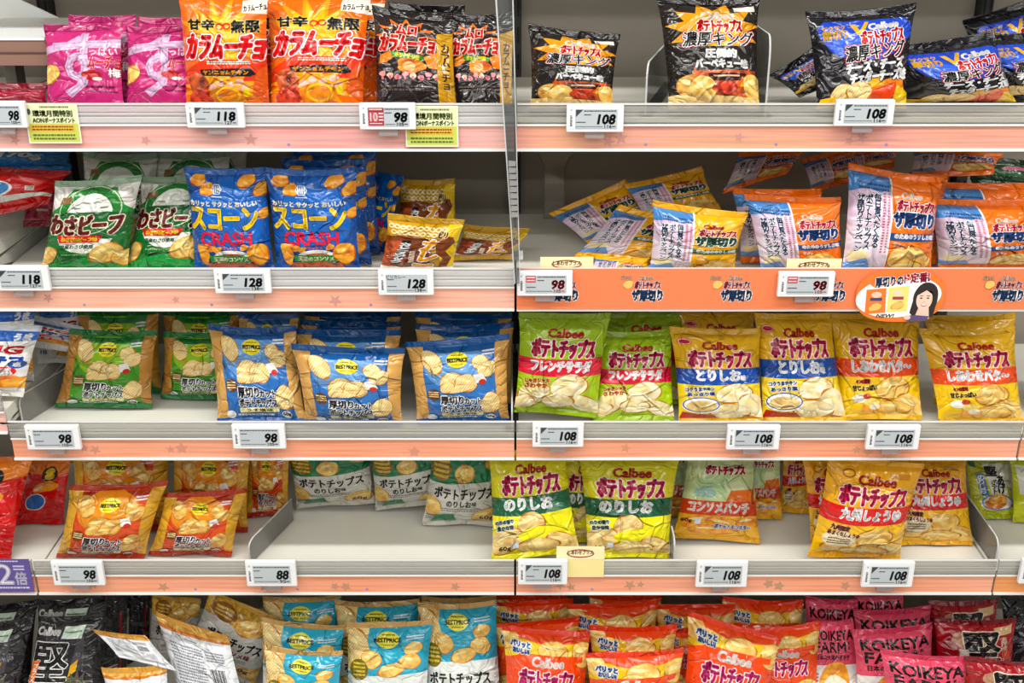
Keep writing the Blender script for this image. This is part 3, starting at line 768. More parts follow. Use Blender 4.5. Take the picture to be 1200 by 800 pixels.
a = ART['corn_blue'] = Art(316, 421, 195, 326, 1.38, '#17529e', top='#2a5ca4', bot='#164080')
a.E('#1f62b4', 372, 250, 44, 50, 0, .05)
for x, y, r in ((333, 202, 11), (345, 213, 11), (396, 202, 12), (416, 214, 12), (405, 240, 0), (418, 246, 9)):
    if r: a.E('#a85a10', x, y + 1, r, r * .74, .4, .08); a.E('@nug', x, y, r * .95, r * .7, .4, .08)
px = [(350, 213), (353.5, 206.5), (361, 206.5), (364.5, 213), (361, 219.5), (353.5, 219.5)]
a.P('#eef2f8', *px); a.P('#17529e', *[(357.2 + (x - 357.2) * .86, 213 + (y - 213) * .86) for x, y in px]); [a.R('#eef2f8', x, 208.5, x + 1.5, 217.5) for x in (352.6, 355.2, 357.8, 360.4)]; a.R('#eef2f8', 352.6, 212, 361.9, 213); a.L('#dce4f4', 350, 222, 364, 224.5, 1)
a.T('カリッと サクッと おいしい', 320, 229, 409, 236, '#f6f2d8', .007)
a.T('スコーン', 320, 238, 409, 267, '#f4cf28', .026, out=[('#1a3c8c', .01)])
a.T('CRASH', 331, 271, 399, 289, '#e8304c', .012, out=[('#163a86', .008)]); a.T('クラッシュ', 355, 291, 378, 295.5, '#f0789a', .004)
for x, y in ((336, 292), (345, 294), (352, 296), (388, 292)): a.E('@nug', x, y, 6, 4, .5, .1)
a.E('#f2efe8', 371, 308, 26, 12); a.E('@meat', 371, 310, 22, 9)
a.P('#2c8a3c', (340, 304), (397, 304), (394, 314), (342, 314)); a.T('王道のコンソメ', 346, 306, 391, 312.5, '#f4f2c8', .006)
a.P('@meat', (338, 315), (400, 315), (404, 326), (336, 326))
a.E('#b0600e', 405, 302, 14, 16, 0, .05); a.E('@nug', 404.5, 301, 13, 15, 0, .06); a.E('#f9d070', 401, 297, 6, 3, .5); a.E('@nug', 333, 302, 7, 16, .2, .1); a.E('#163878', 415, 316, 5, 3)

a = ART['curry'] = Art(0, 100, 0, 84, .84, '#c8981c', top='#b8901c')
a.P('#7a3c14', (0, 26), (30, 20), (60, 24), (70, 84), (0, 84)); a.P('@meat', (0, 34), (22, 30), (36, 84), (0, 84))
for r in range(2):
    for i in range(10): a.ring('#efe2b0', 6 + i * 8 + 4 * r, 8 + r * 9, 4.2, 3.6, 1.8)
a.P(K_, (24, 30), (36, 29), (26, 74), (12, 76)); a.T('カレースナック', 17, 34, 32, 72, W_, .012, vert=True, sk=.28)
a.P('#5c2410', (36, 44), (46, 42), (42, 78), (30, 80)); a.T('超濃', 36, 48, 44, 70, '#f0d8c0', .008, vert=True)
a.T('カレー', 50, 26, 76, 76, '#f0a818', .03, out=[(W_, .02), ('#7a2a10', .034)], vert=True, sk=.2)
a.P('#ecc62c', (82, 0), (100, 0), (100, 84), (88, 84), (76, 50)); a.P('#7a3c18', (70, 34), (84, 18), (92, 20), (96, 30), (86, 46), (96, 60), (90, 84), (78, 84), (84, 60), (74, 50)); a.T('ピリ', 72, 12, 84, 22, '#5a2410', .012, out=[('#f4e0a0', .01)])
a.wave('#f2efe6', 77, 84, 2, 0)

def thick_za(face, ink, titlec, band, bandtxt, chips):
    a = Art(985, 1100, 190, 326, 1.2, face, top=face, bot=face)
    a.P('#d9c3da', (985, 190), (1036, 190), (1036, 326), (985, 326)); a.P('#e8d8e4', (985, 260), (1036, 256), (1036, 326), (985, 326)); a.P('#e6c8de', (1000, 230), (1030, 226), (1032, 262), (1004, 270))
    a.P('#4f86c4', (985, 190), (1036, 190), (1036, 206), (1022, 214), (1004, 210), (985, 218)); a.L('#2a3f70', 996, 202, 1034, 214, 2, .4)
    a.P('#6f9cd8', (985, 314), (1010, 306), (1020, 326), (985, 326)); a.P('#f0e0b0', (988, 300), (1006, 292), (1014, 306), (990, 314))
    for i, (t, x) in enumerate((('毎日食べたくなる', 1018), ('ポテトチップス', 1008), ('ザ厚切りキャンペーン', 998))):
        a.T(t, x - 4, 216 + 2 * i, x + 4.5, 292 + 3 * i, '#2c3a62', .006, out=[(W_, .008)], vert=True)
    a.L('#b84a5c', 1025, 214, 1028, 300, 22); a.L('#b84a5c', 1031, 214, 1033, 300, 22)
    a.R('#f4f0f0', 1034.5, 190, 1036.5, 326)
    a.T('Calbee', 1048, 210, 1074, 219, '#f2dccc' if face[1] == 'e' else '#b03828', .01, sk=.1)
    a.T('ポテトチップス', 1043, 221, 1092, 237, titlec, .014, out=[(W_, .008)])
    a.T('ザ厚切り', 1039, 239, 1094, 260, ink, .022, out=[(W_, .012)])
    a.wave(band, 268, 279, 1.5, 0, 1036.5, 1100, .6); a.T(bandtxt, 1042, 269.5, 1096, 277, W_, .008)
    a.T('ザクッ', 1042, 284, 1056, 290, '#fbe8d0', .006, rot=-.2); a.L('#f4dcc0', 1044, 293, 1055, 296, 1)
    for x, y, rx, ry, r in chips: a.chip(x, y, rx, ry, r, '@chip')
    return a
CH1 = ((1080, 312, 17, 10, .2), (1052, 306, 16, 14, .5), (1074, 300, 19, 10, -.5), (1064, 318, 20, 8, .1))
CH2 = ((1064, 312, 24, 10, .5), (1078, 306, 20, 9, -.4), (1070, 318, 24, 8, -.2))
ART['za_orange'] = thick_za('#ee7a28', '#1f3f7c', '#c01c4c', '#1f4888', 'のためのうすしお味', CH1)
ART['za_yellow'] = thick_za('#f2b41c', '#1f4a38', '#b81c3c', '#1f5a3a', 'のためののりしお味', CH2)

def thick_cut(base, dark, gusset, sub, chipm='@ridge', label=None, mid=None):
    a = Art(343, 474, 402, 512, 1.0, base, top=dark, bot=dark)
    a.E(mid or base, 405, 430, 44, 30, 0, .05)
    a.wave(dark, 402, 409, 1.5); a.P(gusset, (343, 402), (364, 402), (359, 440), (362, 512), (343, 512)); a.P(gusset, (456, 402), (474, 402), (474, 512), (462, 512), (458, 450))
    a.chip(373, 423, 13, 18, .5, chipm); a.chip(438, 426, 12, 10, -.5, chipm); a.chip(447, 436, 13, 11, .3, chipm); a.chip(450, 486, 14, 17, -.4, chipm)
    a.E('#f2e24a', 407, 420, 14.5, 10.5); a.T('BESTPRICE', 394, 417.6, 421, 422.6, '#2a2a20', .006); a.L('#5a5a30', 399, 413, 415, 415.5, 1); a.L('#5a5a30', 399, 425, 415, 427, 1)
    a.chip(398, 450, 18, 13, .3, chipm); a.chip(418, 453, 16, 13, -.3, chipm); a.chip(406, 461, 25, 6, .1, chipm); a.chip(391, 459, 11, 8, .5, chipm)
    a.P('#f0efec', (428, 442), (440, 440), (446, 452), (432, 454)); a.E('#c0392c', 440, 453, 5, 4); a.L(W_, 440, 410, 456, 418, 2)
    a.E('#6a3a14', 371, 470, 9.5, 8.5); a.L('#f0d8a0', 364, 465, 378, 475, 3)
    a.T('厚切り', 381, 472, 413, 485, K_, .007, out=[(W_, .013)]); a.T('カット', 414, 476, 438, 485, K_, .005, out=[(W_, .013)])
    a.T('ポテトチップス', 381, 487, 438, 497.5, K_, .006, out=[(W_, .013)])
    a.P('#e8e0a8', (380, 499), (440, 498), (438, 504), (381, 505)); a.T(sub, 390, 499.5, 430, 503.6, '#4a5a2a', .004)
    a.L('#dfe4f0', 376, 506, 430, 510, 1); a.E('#eef0f4', 366, 507, 7, 5); a.E('#f4f2ec', 449, 507, 7, 4.5); a.T('60g', 443.5, 504.5, 454.5, 509.5, '#2a2a4a', .005)
    return a
ART['cut_blue'] = thick_cut('#3a72b8', '#1f5596', '#d8a868', 'うす塩味', mid='#6a9ad2')
ART['cut_green'] = thick_cut('#4a9430', '#1f6f34', '#b88444', 'サワークリーム', mid='#8fbc34')
ART['cut_red'] = thick_cut('#d8541e', '#a8381e', '#d8a548', 'コンソメ味', chipm='@chipd', mid='#e0902c')
ART['cut_red'].el.insert(3, (ART['cut_red'].el[0][0], ART['cut_red'].el[0][1], '#e8922c'))

a = ART['nori_white'] = Art(500, 583, 518, 618, 1.25, '#dcdad2', top='#1f6a4a', bot='#d8d4c8')
a.P('#1f7a52', (500, 518), (583, 518), (583, 558), (500, 562)); a.chip(541, 548, 12, 12, .4, '@chip'); a.chip(576, 536, 12, 10, -.2, '@chipd'); a.E('#8a6a1c', 513, 544, 12, 14); a.L('#e8c860', 504, 532, 522, 556, 4)
a.chip(536, 524, 10, 8, 0, '@chip')
a.T('ポテトチップス', 508, 566, 576, 581, '#1d1c1c', .01); a.T('のりしお', 523, 583, 551, 592, '#2c3a2c', .008); a.T('味', 552, 584, 557, 590, '#2c3a2c', .004)
a.L('#8a8c86', 518, 594, 562, 600, 2); a.chip(507, 594, 10, 14, .3, '@chip'); a.chip(568, 606, 16, 11, .2, '@chip'); a.P('#1f7a52', (512, 606), (532, 602), (536, 618), (508, 618)); a.T('60g', 561, 606, 576, 614, '#3a2a5a', .006)
a.L('#70808a', 502, 606, 512, 614, 3)

def crisp(base, band, flavour, low, ink='#c0124f', calb='#b8341c', extra=None, x0=.13, x1=.86, bandamp=3.2):
    """bag with a wide flavour band under a large title"""
    a = Art(0, 100, 0, 122, 1.22, base, top=base, bot=base)
    a.wave(low, 66, 122, 2.5, 0, ph=.4)
    a.T('Calbee', 33, 11, 73, 22, calb, .013, sk=.1)
    a.T('ポテトチップス', 15, 24, 88, 48, ink, .026, out=[('#fbeef0', .013)])
    a.wave(band, 48, 71, bandamp, 2, ph=.6)
    a.T(flavour, 100 * x0 + 2, 52, 100 * x1, 67, W_, .018)
    return a
def chips_low(a, m='@chip', pts=((62, 88, 24, 17, .2), (30, 104, 22, 14, .5), (86, 108, 22, 14, -.4), (54, 112, 26, 10, 0), (12, 112, 16, 12, .3))):
    for p in pts: a.chip(*p, m)
    return a
a = ART['salad'] = crisp('#98b428', '#cc2040', 'フレンチサラダ', '#a9c83c')
chips_low(a, '@pale', ((62, 86, 24, 16, .2), (20, 100, 22, 16, .7), (84, 112, 22, 12, -.4), (50, 108, 20, 11, 0), (8, 114, 16, 10, .3)))
a.T('しゃきシャキ', 9, 77, 38, 83, '#c84a20', .008, rot=.08, out=[('#f8e8a0', .008)]); a.T('さわやか', 9, 84, 36, 90, '#c84a20', .008, rot=.08, out=[('#f8e8a0', .008)])
a = ART['chicken_salt'] = crisp('#dfae22', '#1d4a9c', 'とりしお', '#f1d054', x0=.2, x1=.74)
a.T('味', 75, 59, 81, 67, W_, .008)
chips_low(a, '@pale', ((66, 86, 24, 14, .2), (88, 104, 20, 18, -.4), (60, 112, 26, 12, 0)))
a.E('#f4f2ee', 26, 103, 23, 12); a.ring('#2a4a8c', 26, 102, 22, 11, 1.4); a.E('@pot', 26, 104, 18, 8); a.P('#a8301c', (4, 112), (22, 116), (40, 116), (46, 122), (0, 122))
a.T('コクうまチキン', 8, 77, 42, 82, '#2a4a8c', .006, rot=.06, out=[(W_, .01)]); a.T('あっさり塩', 10, 84, 42, 89, '#2a4a8c', .006, rot=.06, out=[(W_, .01)])
a.E('#b8243c', 13, 12, 8, 4.5); a.ring('#f4d8d0', 13, 12, 7.2, 3.9, .8)
a = ART['butter'] = crisp('#dcac20', '#e2561c', 'しあわせバタ〜', '#f3c92c')
chips_low(a, '@chip', ((62, 88, 22, 15, .2), (86, 110, 22, 14, -.4), (60, 114, 26, 10, 0)))
a.T('4つの素材', 18, 76, 34, 82, '#b8301c', .008, rot=.05, out=[('#fbe890', .008)]); a.T('甘じょっぱい', 14, 84, 42, 91, '#4a2c10', .008, rot=.05, out=[('#fbe890', .01)])
a.E('#f4f0e4', 22, 101, 9, 6); a.P('@nug', (26, 106), (46, 104), (50, 118), (24, 120)); a.E('#f8e088', 36, 106, 10, 5); a.E('#fbf4d8', 40, 112, 7, 4); a.E('@red', 30, 98, 5, 4)
a = ART['nori_yellow'] = crisp('#d9cf1e', '#1f5a3c', 'のりしお', '#f1e82c', x0=.14, x1=.76)
chips_low(a, '@pot', ((48, 84, 18, 14, .2), (16, 104, 22, 16, .5), (84, 112, 22, 12, -.4), (54, 114, 26, 10, 0)))
a.E('#f6ee30', 52, 96, 22, 7, .2); a.T('のりの香り', 4, 78, 26, 83, '#1f4a38', .006, rot=.1, out=[(W_, .012)]); a.T('豊かな味', 6, 85, 26, 90, '#1f4a38', .006, rot=.1, out=[(W_, .012)]); a.T('60g', 8, 111, 22, 117, '#4a4a1a', .006); a.R('#dfe8f4', 24, 107, 31, 114)
a = ART['soy'] = crisp('#e8aa1c', '#d02420', '九州しょうゆ', '#f3bf2c', x0=.17, x1=.86)
chips_low(a, '@chip', ((60, 92, 24, 14, .2), (26, 106, 20, 10, .3), (88, 112, 22, 12, -.4), (56, 114, 28, 9, 0)))
a.E('#f2e4c0', 24, 96, 18, 12); a.T('九州限定', 12, 76, 32, 83, '#7a1c30', .008, rot=-.08, out=[('#fbe8a0', .008)]); a.T('あまくちしょうゆ', 10, 85, 44, 91, '#8a2440', .006, rot=-.08); a.L('#5a3020', 12, 94, 36, 104, 3)
a.ring('#8a3c1c', 22, 11, 7, 5, 1); a.P('#c88a14', (66, 6), (88, 8), (88, 14), (66, 12))

a = ART['consomme'] = Art(800, 892, 522, 640, 1.24, '#c8c088', top='#a88a3c', bot='#e0a838')
a.P('#c9d6a0', (800, 532), (892, 532), (892, 596), (800, 596)); a.T('ポテトチップス', 824, 540, 877, 552, '#b8183c', .018, out=[('#f4e8e0', .01)])
a.E('#b4cf9c', 838, 566, 24, 14, 0, .1); a.E('#d8e0b4', 866, 572, 16, 12, 0, .1); a.E('#9cbcae', 826, 578, 14, 8, 0, .1); a.P('#d8702c', (858, 574), (888, 572), (892, 598), (850, 596))
a.wave('#d04a1c', 588, 610, 2); a.T('コンソメパンチ', 808, 591, 881, 606, '#fbf0e8', .016)
a.P('#ecb43c', (800, 611), (892, 609), (892, 640), (800, 640))
for p in ((822, 620, 20, 9, .3), (852, 622, 22, 10, -.2), (880, 618, 16, 9, .2), (838, 632, 26, 7, 0)): a.chip(*p, '@nug')
a.T('60g', 803, 617, 815, 623, '#6a2c1c', .006); a.R('#dfe8f4', 818, 616, 825, 624); a.T('ポケットモンスター', 841, 622, 882, 629, '#2a4a9c', .006, out=[(W_, .01)])

a = ART['hard_green'] = Art(1132, 1186, 535, 624, 1.55, '#bcbc30', top='#8a9a34', bot='#a8b02c')
a.P('#e6e6dc', (1150, 537), (1176, 537), (1178, 592), (1158, 594)); a.P('#dcdcc8', (1176, 540), (1186, 540), (1186, 580), (1178, 576)); a.R('#2c6a4a', 1134, 536, 1142, 545)
a.T('堅', 1152, 543, 1167, 558, K_, .03); a.T('あげ', 1166, 558, 1176, 588, K_, .02, vert=True); a.T('ポテト', 1158, 564, 1165, 588, K_, .01, vert=True)
a.P('#3f6a9c', (1140, 556), (1150, 554), (1154, 590), (1144, 592)); a.T('のりしお', 1142, 558, 1151, 588, W_, .008, vert=True); a.E('#e8e0d8', 1162, 604, 20, 13); a.ring('#5a88b8', 1164, 603, 21, 14, 2.4); a.E('#c0703c', 1160, 606, 14, 8, 0, .05); a.chip(1164, 598, 12, 9, .3, '@nug')

a = ART['hard_black'] = Art(45, 122, 720, 822, 1.32, '#252326', top='#1c1a1d', bot='#1c1a1d')
a.P('#3c3a40', (58, 732), (76, 722), (84, 760), (60, 752)); a.P('#47444a', (96, 735), (104, 735), (106, 770), (92, 770))
a.T('Calbee', 47, 725, 75, 733, '#f2f0ee', .012, sk=.2); a.P('#d4e8d8', (79, 724.5), (103, 724.5), (101, 737), (77, 736)); a.L('#3a5a44', 80, 729, 100, 732, 1)
a.T('堅', 46, 741, 88, 780, '#1c1a1c', .018, out=[('#f4f2f0', .02)]); a.T('あげ', 64, 782, 80, 798, '#f2f0ee', .014); a.T('ポテト', 52, 784, 64, 806, '#f2f0ee', .014, vert=True)
a.P('#d8702c', (47, 760), (56, 758), (50, 806), (45, 806)); a.T('ブラックペッパー', 47, 762, 53, 804, '#fbe8d8', .006, vert=True, sk=.1); a.P('#d8a82c', (92, 764), (100, 758), (98, 770), (90, 776)); a.L('#8a8a40', 88, 776, 98, 796, 6); a.star('#5a5648', 100, 790, 16, 22, 12, .6)

a = ART['plain_white'] = Art(0, 100, 0, 122, 1.22, '#cbc8c2', top='#c89a48', bot='#d8d4cc')
a.P('@gold', (0, 0), (100, 0), (100, 24), (60, 34), (30, 22), (0, 30)); a.chip(64, 22, 20, 14, .2, '@chipd'); a.chip(88, 12, 14, 10, .2, '@chip'); a.E('#8a5a1c', 26, 14, 18, 13); a.L('#e8c060', 14, 6, 38, 22, 3)
a.T('ポテトチップス', 14, 44, 90, 62, '#1f1d1d', .012); a.T('コンソメ味', 38, 66, 80, 76, '#8a2c48', .008); a.L('#8c8c8a', 26, 80, 78, 86, 2); a.P('@chipd', (60, 94), (100, 88), (100, 122), (54, 122)); a.T('60g', 64, 96, 86, 106, '#4a3440', .01); a.P('@gold', (0, 96), (14, 92), (24, 122), (0, 122))

a = ART['back_print'] = Art(0, 100, 0, 122, 1.22, '#eceef2', top='#d8a050', bot='#e8eaf0')
a.P('#d07a34', (0, 0), (100, 0), (100, 7), (0, 10)); a.P('@chipd', (0, 0), (100, 0), (100, 4), (0, 5))
a.L('#8c9098', 12, 20, 58, 92, 20); a.R('#f8f8fa', 62, 40, 86, 66)
for i in range(14): a.R('#4c4c54', 64 + i * 1.5, 42, 64.6 + i * 1.5 + .4 * (i % 3), 64)
a.L('#9a9ea6', 62, 72, 88, 98, 7); a.L('#8c9098', 62, 20, 88, 34, 4)

a = ART['teal'] = Art(500, 587, 702, 826, 1.3, '#3fa8c6', top='#c8a068', bot='#d8d4c8')
a.P('#e8ece8', (500, 762), (587, 760), (587, 826), (500, 826)); a.P('@pot', (500, 702), (524, 702), (518, 740), (500, 760)); a.chip(512, 724, 12, 22, .2, '@ridge'); a.chip(526, 740, 11, 13, .4, '@chip')
a.E('#f2ea6a', 543, 716, 12, 10); a.T('BESTPRICE', 529, 713.6, 557, 718.4, '#2a2a20', .006); a.L('#5a5a30', 536, 709, 550, 711.5, 1); a.L('#5a5a30', 536, 721, 550, 723, 1)
a.L('#e8f4f8', 562, 712, 580, 718, 2); a.chip(570, 728, 10, 8, .3, '@chip'); a.chip(568, 744, 12, 10, -.3, '@chip'); a.chip(548, 754, 15, 9, .3, '@chip')
a.E('#7a6a1c', 513, 754, 10, 14); a.L('#e8d060', 507, 744, 520, 764, 4)
a.T('ポテトチップス', 508, 774, 577, 789, '#1f1e1e', .01); a.T('しお味', 533, 791, 555, 798, '#2c6a5a', .006); a.T('Salt', 568, 786, 582, 796, '#8a8a88', .003, sk=.3); a.L('#9a9c9a', 530, 800, 560, 806, 2); a.chip(514, 800, 12, 9, .3, '@chip'); a.chip(578, 802, 10, 8, .2, '@chip')

a = ART['crisp_red'] = Art(806, 912, 722, 846, 1.24, '#ee5824', top='#e84a22', bot='#e84a22')
a.P('#efc84c', (806, 727), (830, 728), (860, 734), (912, 728), (912, 760), (898, 750), (870, 748), (840, 752), (826, 746), (806, 752))
a.chip(812, 730, 14, 14, .6, '@chip'); a.chip(868, 740, 20, 12, -.1, '@chip'); a.chip(906, 744, 14, 18, .3, '@chip'); a.P('#ee5824', (824, 744), (906, 746), (906, 754), (824, 754))
a.T('パリッと', 815, 731, 839, 738, '#2a5a9c', .01, out=[(W_, .014)], rot=-.1); a.T('おいしい!', 817, 739, 837, 745, '#2a5a9c', .008, out=[(W_, .014)], rot=-.1)
a.T('Calbee', 841, 748, 882, 760, '#fdf4ee', .012, sk=.1, rot=-.04); a.T('ポテトチップス', 824, 764, 895, 788, '#c4186c', .022, out=[('#fdf2f4', .016)], rot=-.04)
a.chip(830, 812, 20, 16, .3, '@chip'); a.chip(862, 818, 22, 16, .2, '@chip'); a.chip(894, 810, 18, 16, -.3, '@chip'); a.P('#f4c83c', (806, 832), (912, 828), (912, 846), (806, 846))

a = ART['farm_pink'] = Art(1036, 1134, 762, 880, 1.22, '#dc566e', top='#cc4660', bot='#e8e4e0')
a.T('KOIKEYA', 1043, 769, 1129, 783, K_, .012); a.T('FARM', 1046, 786, 1111, 801, K_, .012); a.L('#3c1420', 1116, 785, 1120, 800, 2)
a.T('日本の大地のポテチ', 1048, 804, 1118, 812, '#2a1418', .006); a.P('#ecebe8', (1036, 820), (1134, 818), (1134, 880), (1036, 880)); a.E('@nug', 1085, 840, 30, 26, .2, .05); a.E('#f4f0d8', 1085, 852, 26, 18, 0, .05); a.L('#6a6a6a', 1040, 830, 1052, 850, 4)

a = ART['hard_red'] = Art(1092, 1187, 722, 836, 1.25, '#a0242a', top='#7c1a20', bot='#7c1a20')
a.E('#8a1c22', 1115, 760, 18, 28); a.P('#d8b88c', (1160, 726), (1182, 724), (1182, 734), (1162, 736)); a.E('#b88a70', 1116, 740, 7, 9, 0, .15)
a.T('堅', 1122, 732, 1166, 768, '#1a1214', .03, out=[('#f0e2cc', .02)]); a.T('旨', 1116, 752, 1127, 764, '#f0e4dc', .012); a.T('あげポテト', 1168, 738, 1176, 768, '#f0d8c0', .006, vert=True); a.E('#c8452c', 1174, 760, 6, 6); a.L('#d8a88c', 1120, 774, 1168, 780, 1)
a.E('@red', 1136, 808, 40, 22, 0, .05); a.chip(1150, 812, 22, 14, .3, '@chipd')

a = ART['cola_red'] = Art(0, 100, 0, 125, 1.25, '#d0201c', top='#e07a2c', bot='#c01c1c')
a.P('#e8862c', (0, 0), (100, 0), (100, 20), (70, 26), (0, 22)); a.E('#1c1a18', 56, 22, 20, 16, .1); a.T('S', 48, 13, 66, 31, '#f2d028', .05)
a.E('#f2a02c', 52, 50, 30, 12, .2, .08); a.P('#fbe8d0', (24, 58), (40, 46), (46, 48), (34, 60)); a.E('#2f6ab8', 34, 84, 22, 18); a.ring('#f0e8e0', 34, 84, 23, 19, 2); a.P('#b81818', (60, 70), (100, 90), (100, 125), (50, 125))

a = ART['flap_red'] = Art(0, 100, 0, 110, 1.1, '#c41f20', top='#b41c20', bot='#a81a1e')
a.E('#4a8ac8', 30, 72, 36, 28); a.ring('#eef0f4', 30, 72, 37, 29, 3); a.E('#d8402c', 20, 30, 34, 20, .3, .05); a.T('ド', 12, 26, 34, 46, '#f6f0ea', .04, out=[('#6a1010', .014)]); a.P('#d9d6ce', (10, 100), (100, 84), (100, 96), (10, 110)); a.R('#dcd6d0', 78, 66, 86, 80); a.L('#3a3a3a', 79, 67, 85, 79, 4)

a = ART['blue_big'] = Art(0, 100, 0, 60, .6, '#2f7ac0', top='#c4281c', bot='#2f6ab0')
a.P('#c8281c', (0, 0), (56, 0), (30, 30), (0, 50)); a.T('170g', 36, 20, 76, 44, '#f4f2f0', .02, sk=.2)

a = ART['ring_white'] = Art(0, 100, 0, 115, 1.15, '#eceae6', top='#dfe4f0', bot='#f0eeea')
a.P('#2f62b8', (0, 0), (100, 0), (100, 16), (0, 22)); a.T('うま', 76, 4, 94, 16, W_, .014); a.T('BIG', 44, 26, 90, 40, '#c8202c', .02, sk=.15); a.T('ポテコ', 40, 44, 92, 62, '#2350a8', .03, out=[(W_, .016)]); a.E('#2350a8', 88, 60, 10, 8); a.T('塩', 84, 56, 92, 64, W_, .01)
a.E('#d8302c', 62, 80, 28, 13, .3); a.T('うす塩', 42, 72, 84, 88, '#fbf4f0', .024, rot=.3); a.E('@fry', 84, 98, 16, 18, .3, .1); a.P('@nug', (50, 96), (100, 84), (100, 115), (40, 115)); a.T('110', 8, 94, 24, 104, '#2a4a9c', .012); a.P('#f4f2ee', (0, 108), (100, 106), (100, 115), (0, 115))
a = ART['lime'] = Art(0, 100, 0, 125, 1.25, '#c8cc2c', top='#9aa828', bot='#b8bc2c'); a.T('堅', 50, 10, 90, 36, K_, .04); a.P('#e4e6d8', (6, 8), (34, 8), (38, 70), (10, 72)); a.chip(60, 84, 30, 20, .3)
a = ART['maroon'] = Art(0, 100, 0, 50, .5, '#8e1c30', top='#7a1828', bot='#7a1828'); a.wave('#a83048', 14, 26, 2); a.L('#d8a8a8', 30, 32, 60, 38, 1)
a = ART['dark'] = Art(0, 100, 0, 130, 1.3, '#232126', top='#1b191c', bot='#1b191c'); a.wave('#45434a', 50, 60, 4, 10); a.P('#8a1c24', (70, 20), (80, 20), (76, 110), (66, 110)); a.wave('#5a585e', 84, 88, 3, -12); a.L('#c8c8c8', 20, 100, 60, 110, 2)
a = ART['dark_green'] = Art(0, 100, 0, 100, 1.0, '#1f4428', top='#16341e', bot='#16341e'); a.E('#c86a8c', 66, 40, 24, 10, .2, .2); a.P('#2a6a38', (0, 60), (100, 70), (100, 84), (0, 78)); a.L('#d8e0d0', 20, 20, 60, 28, 1)

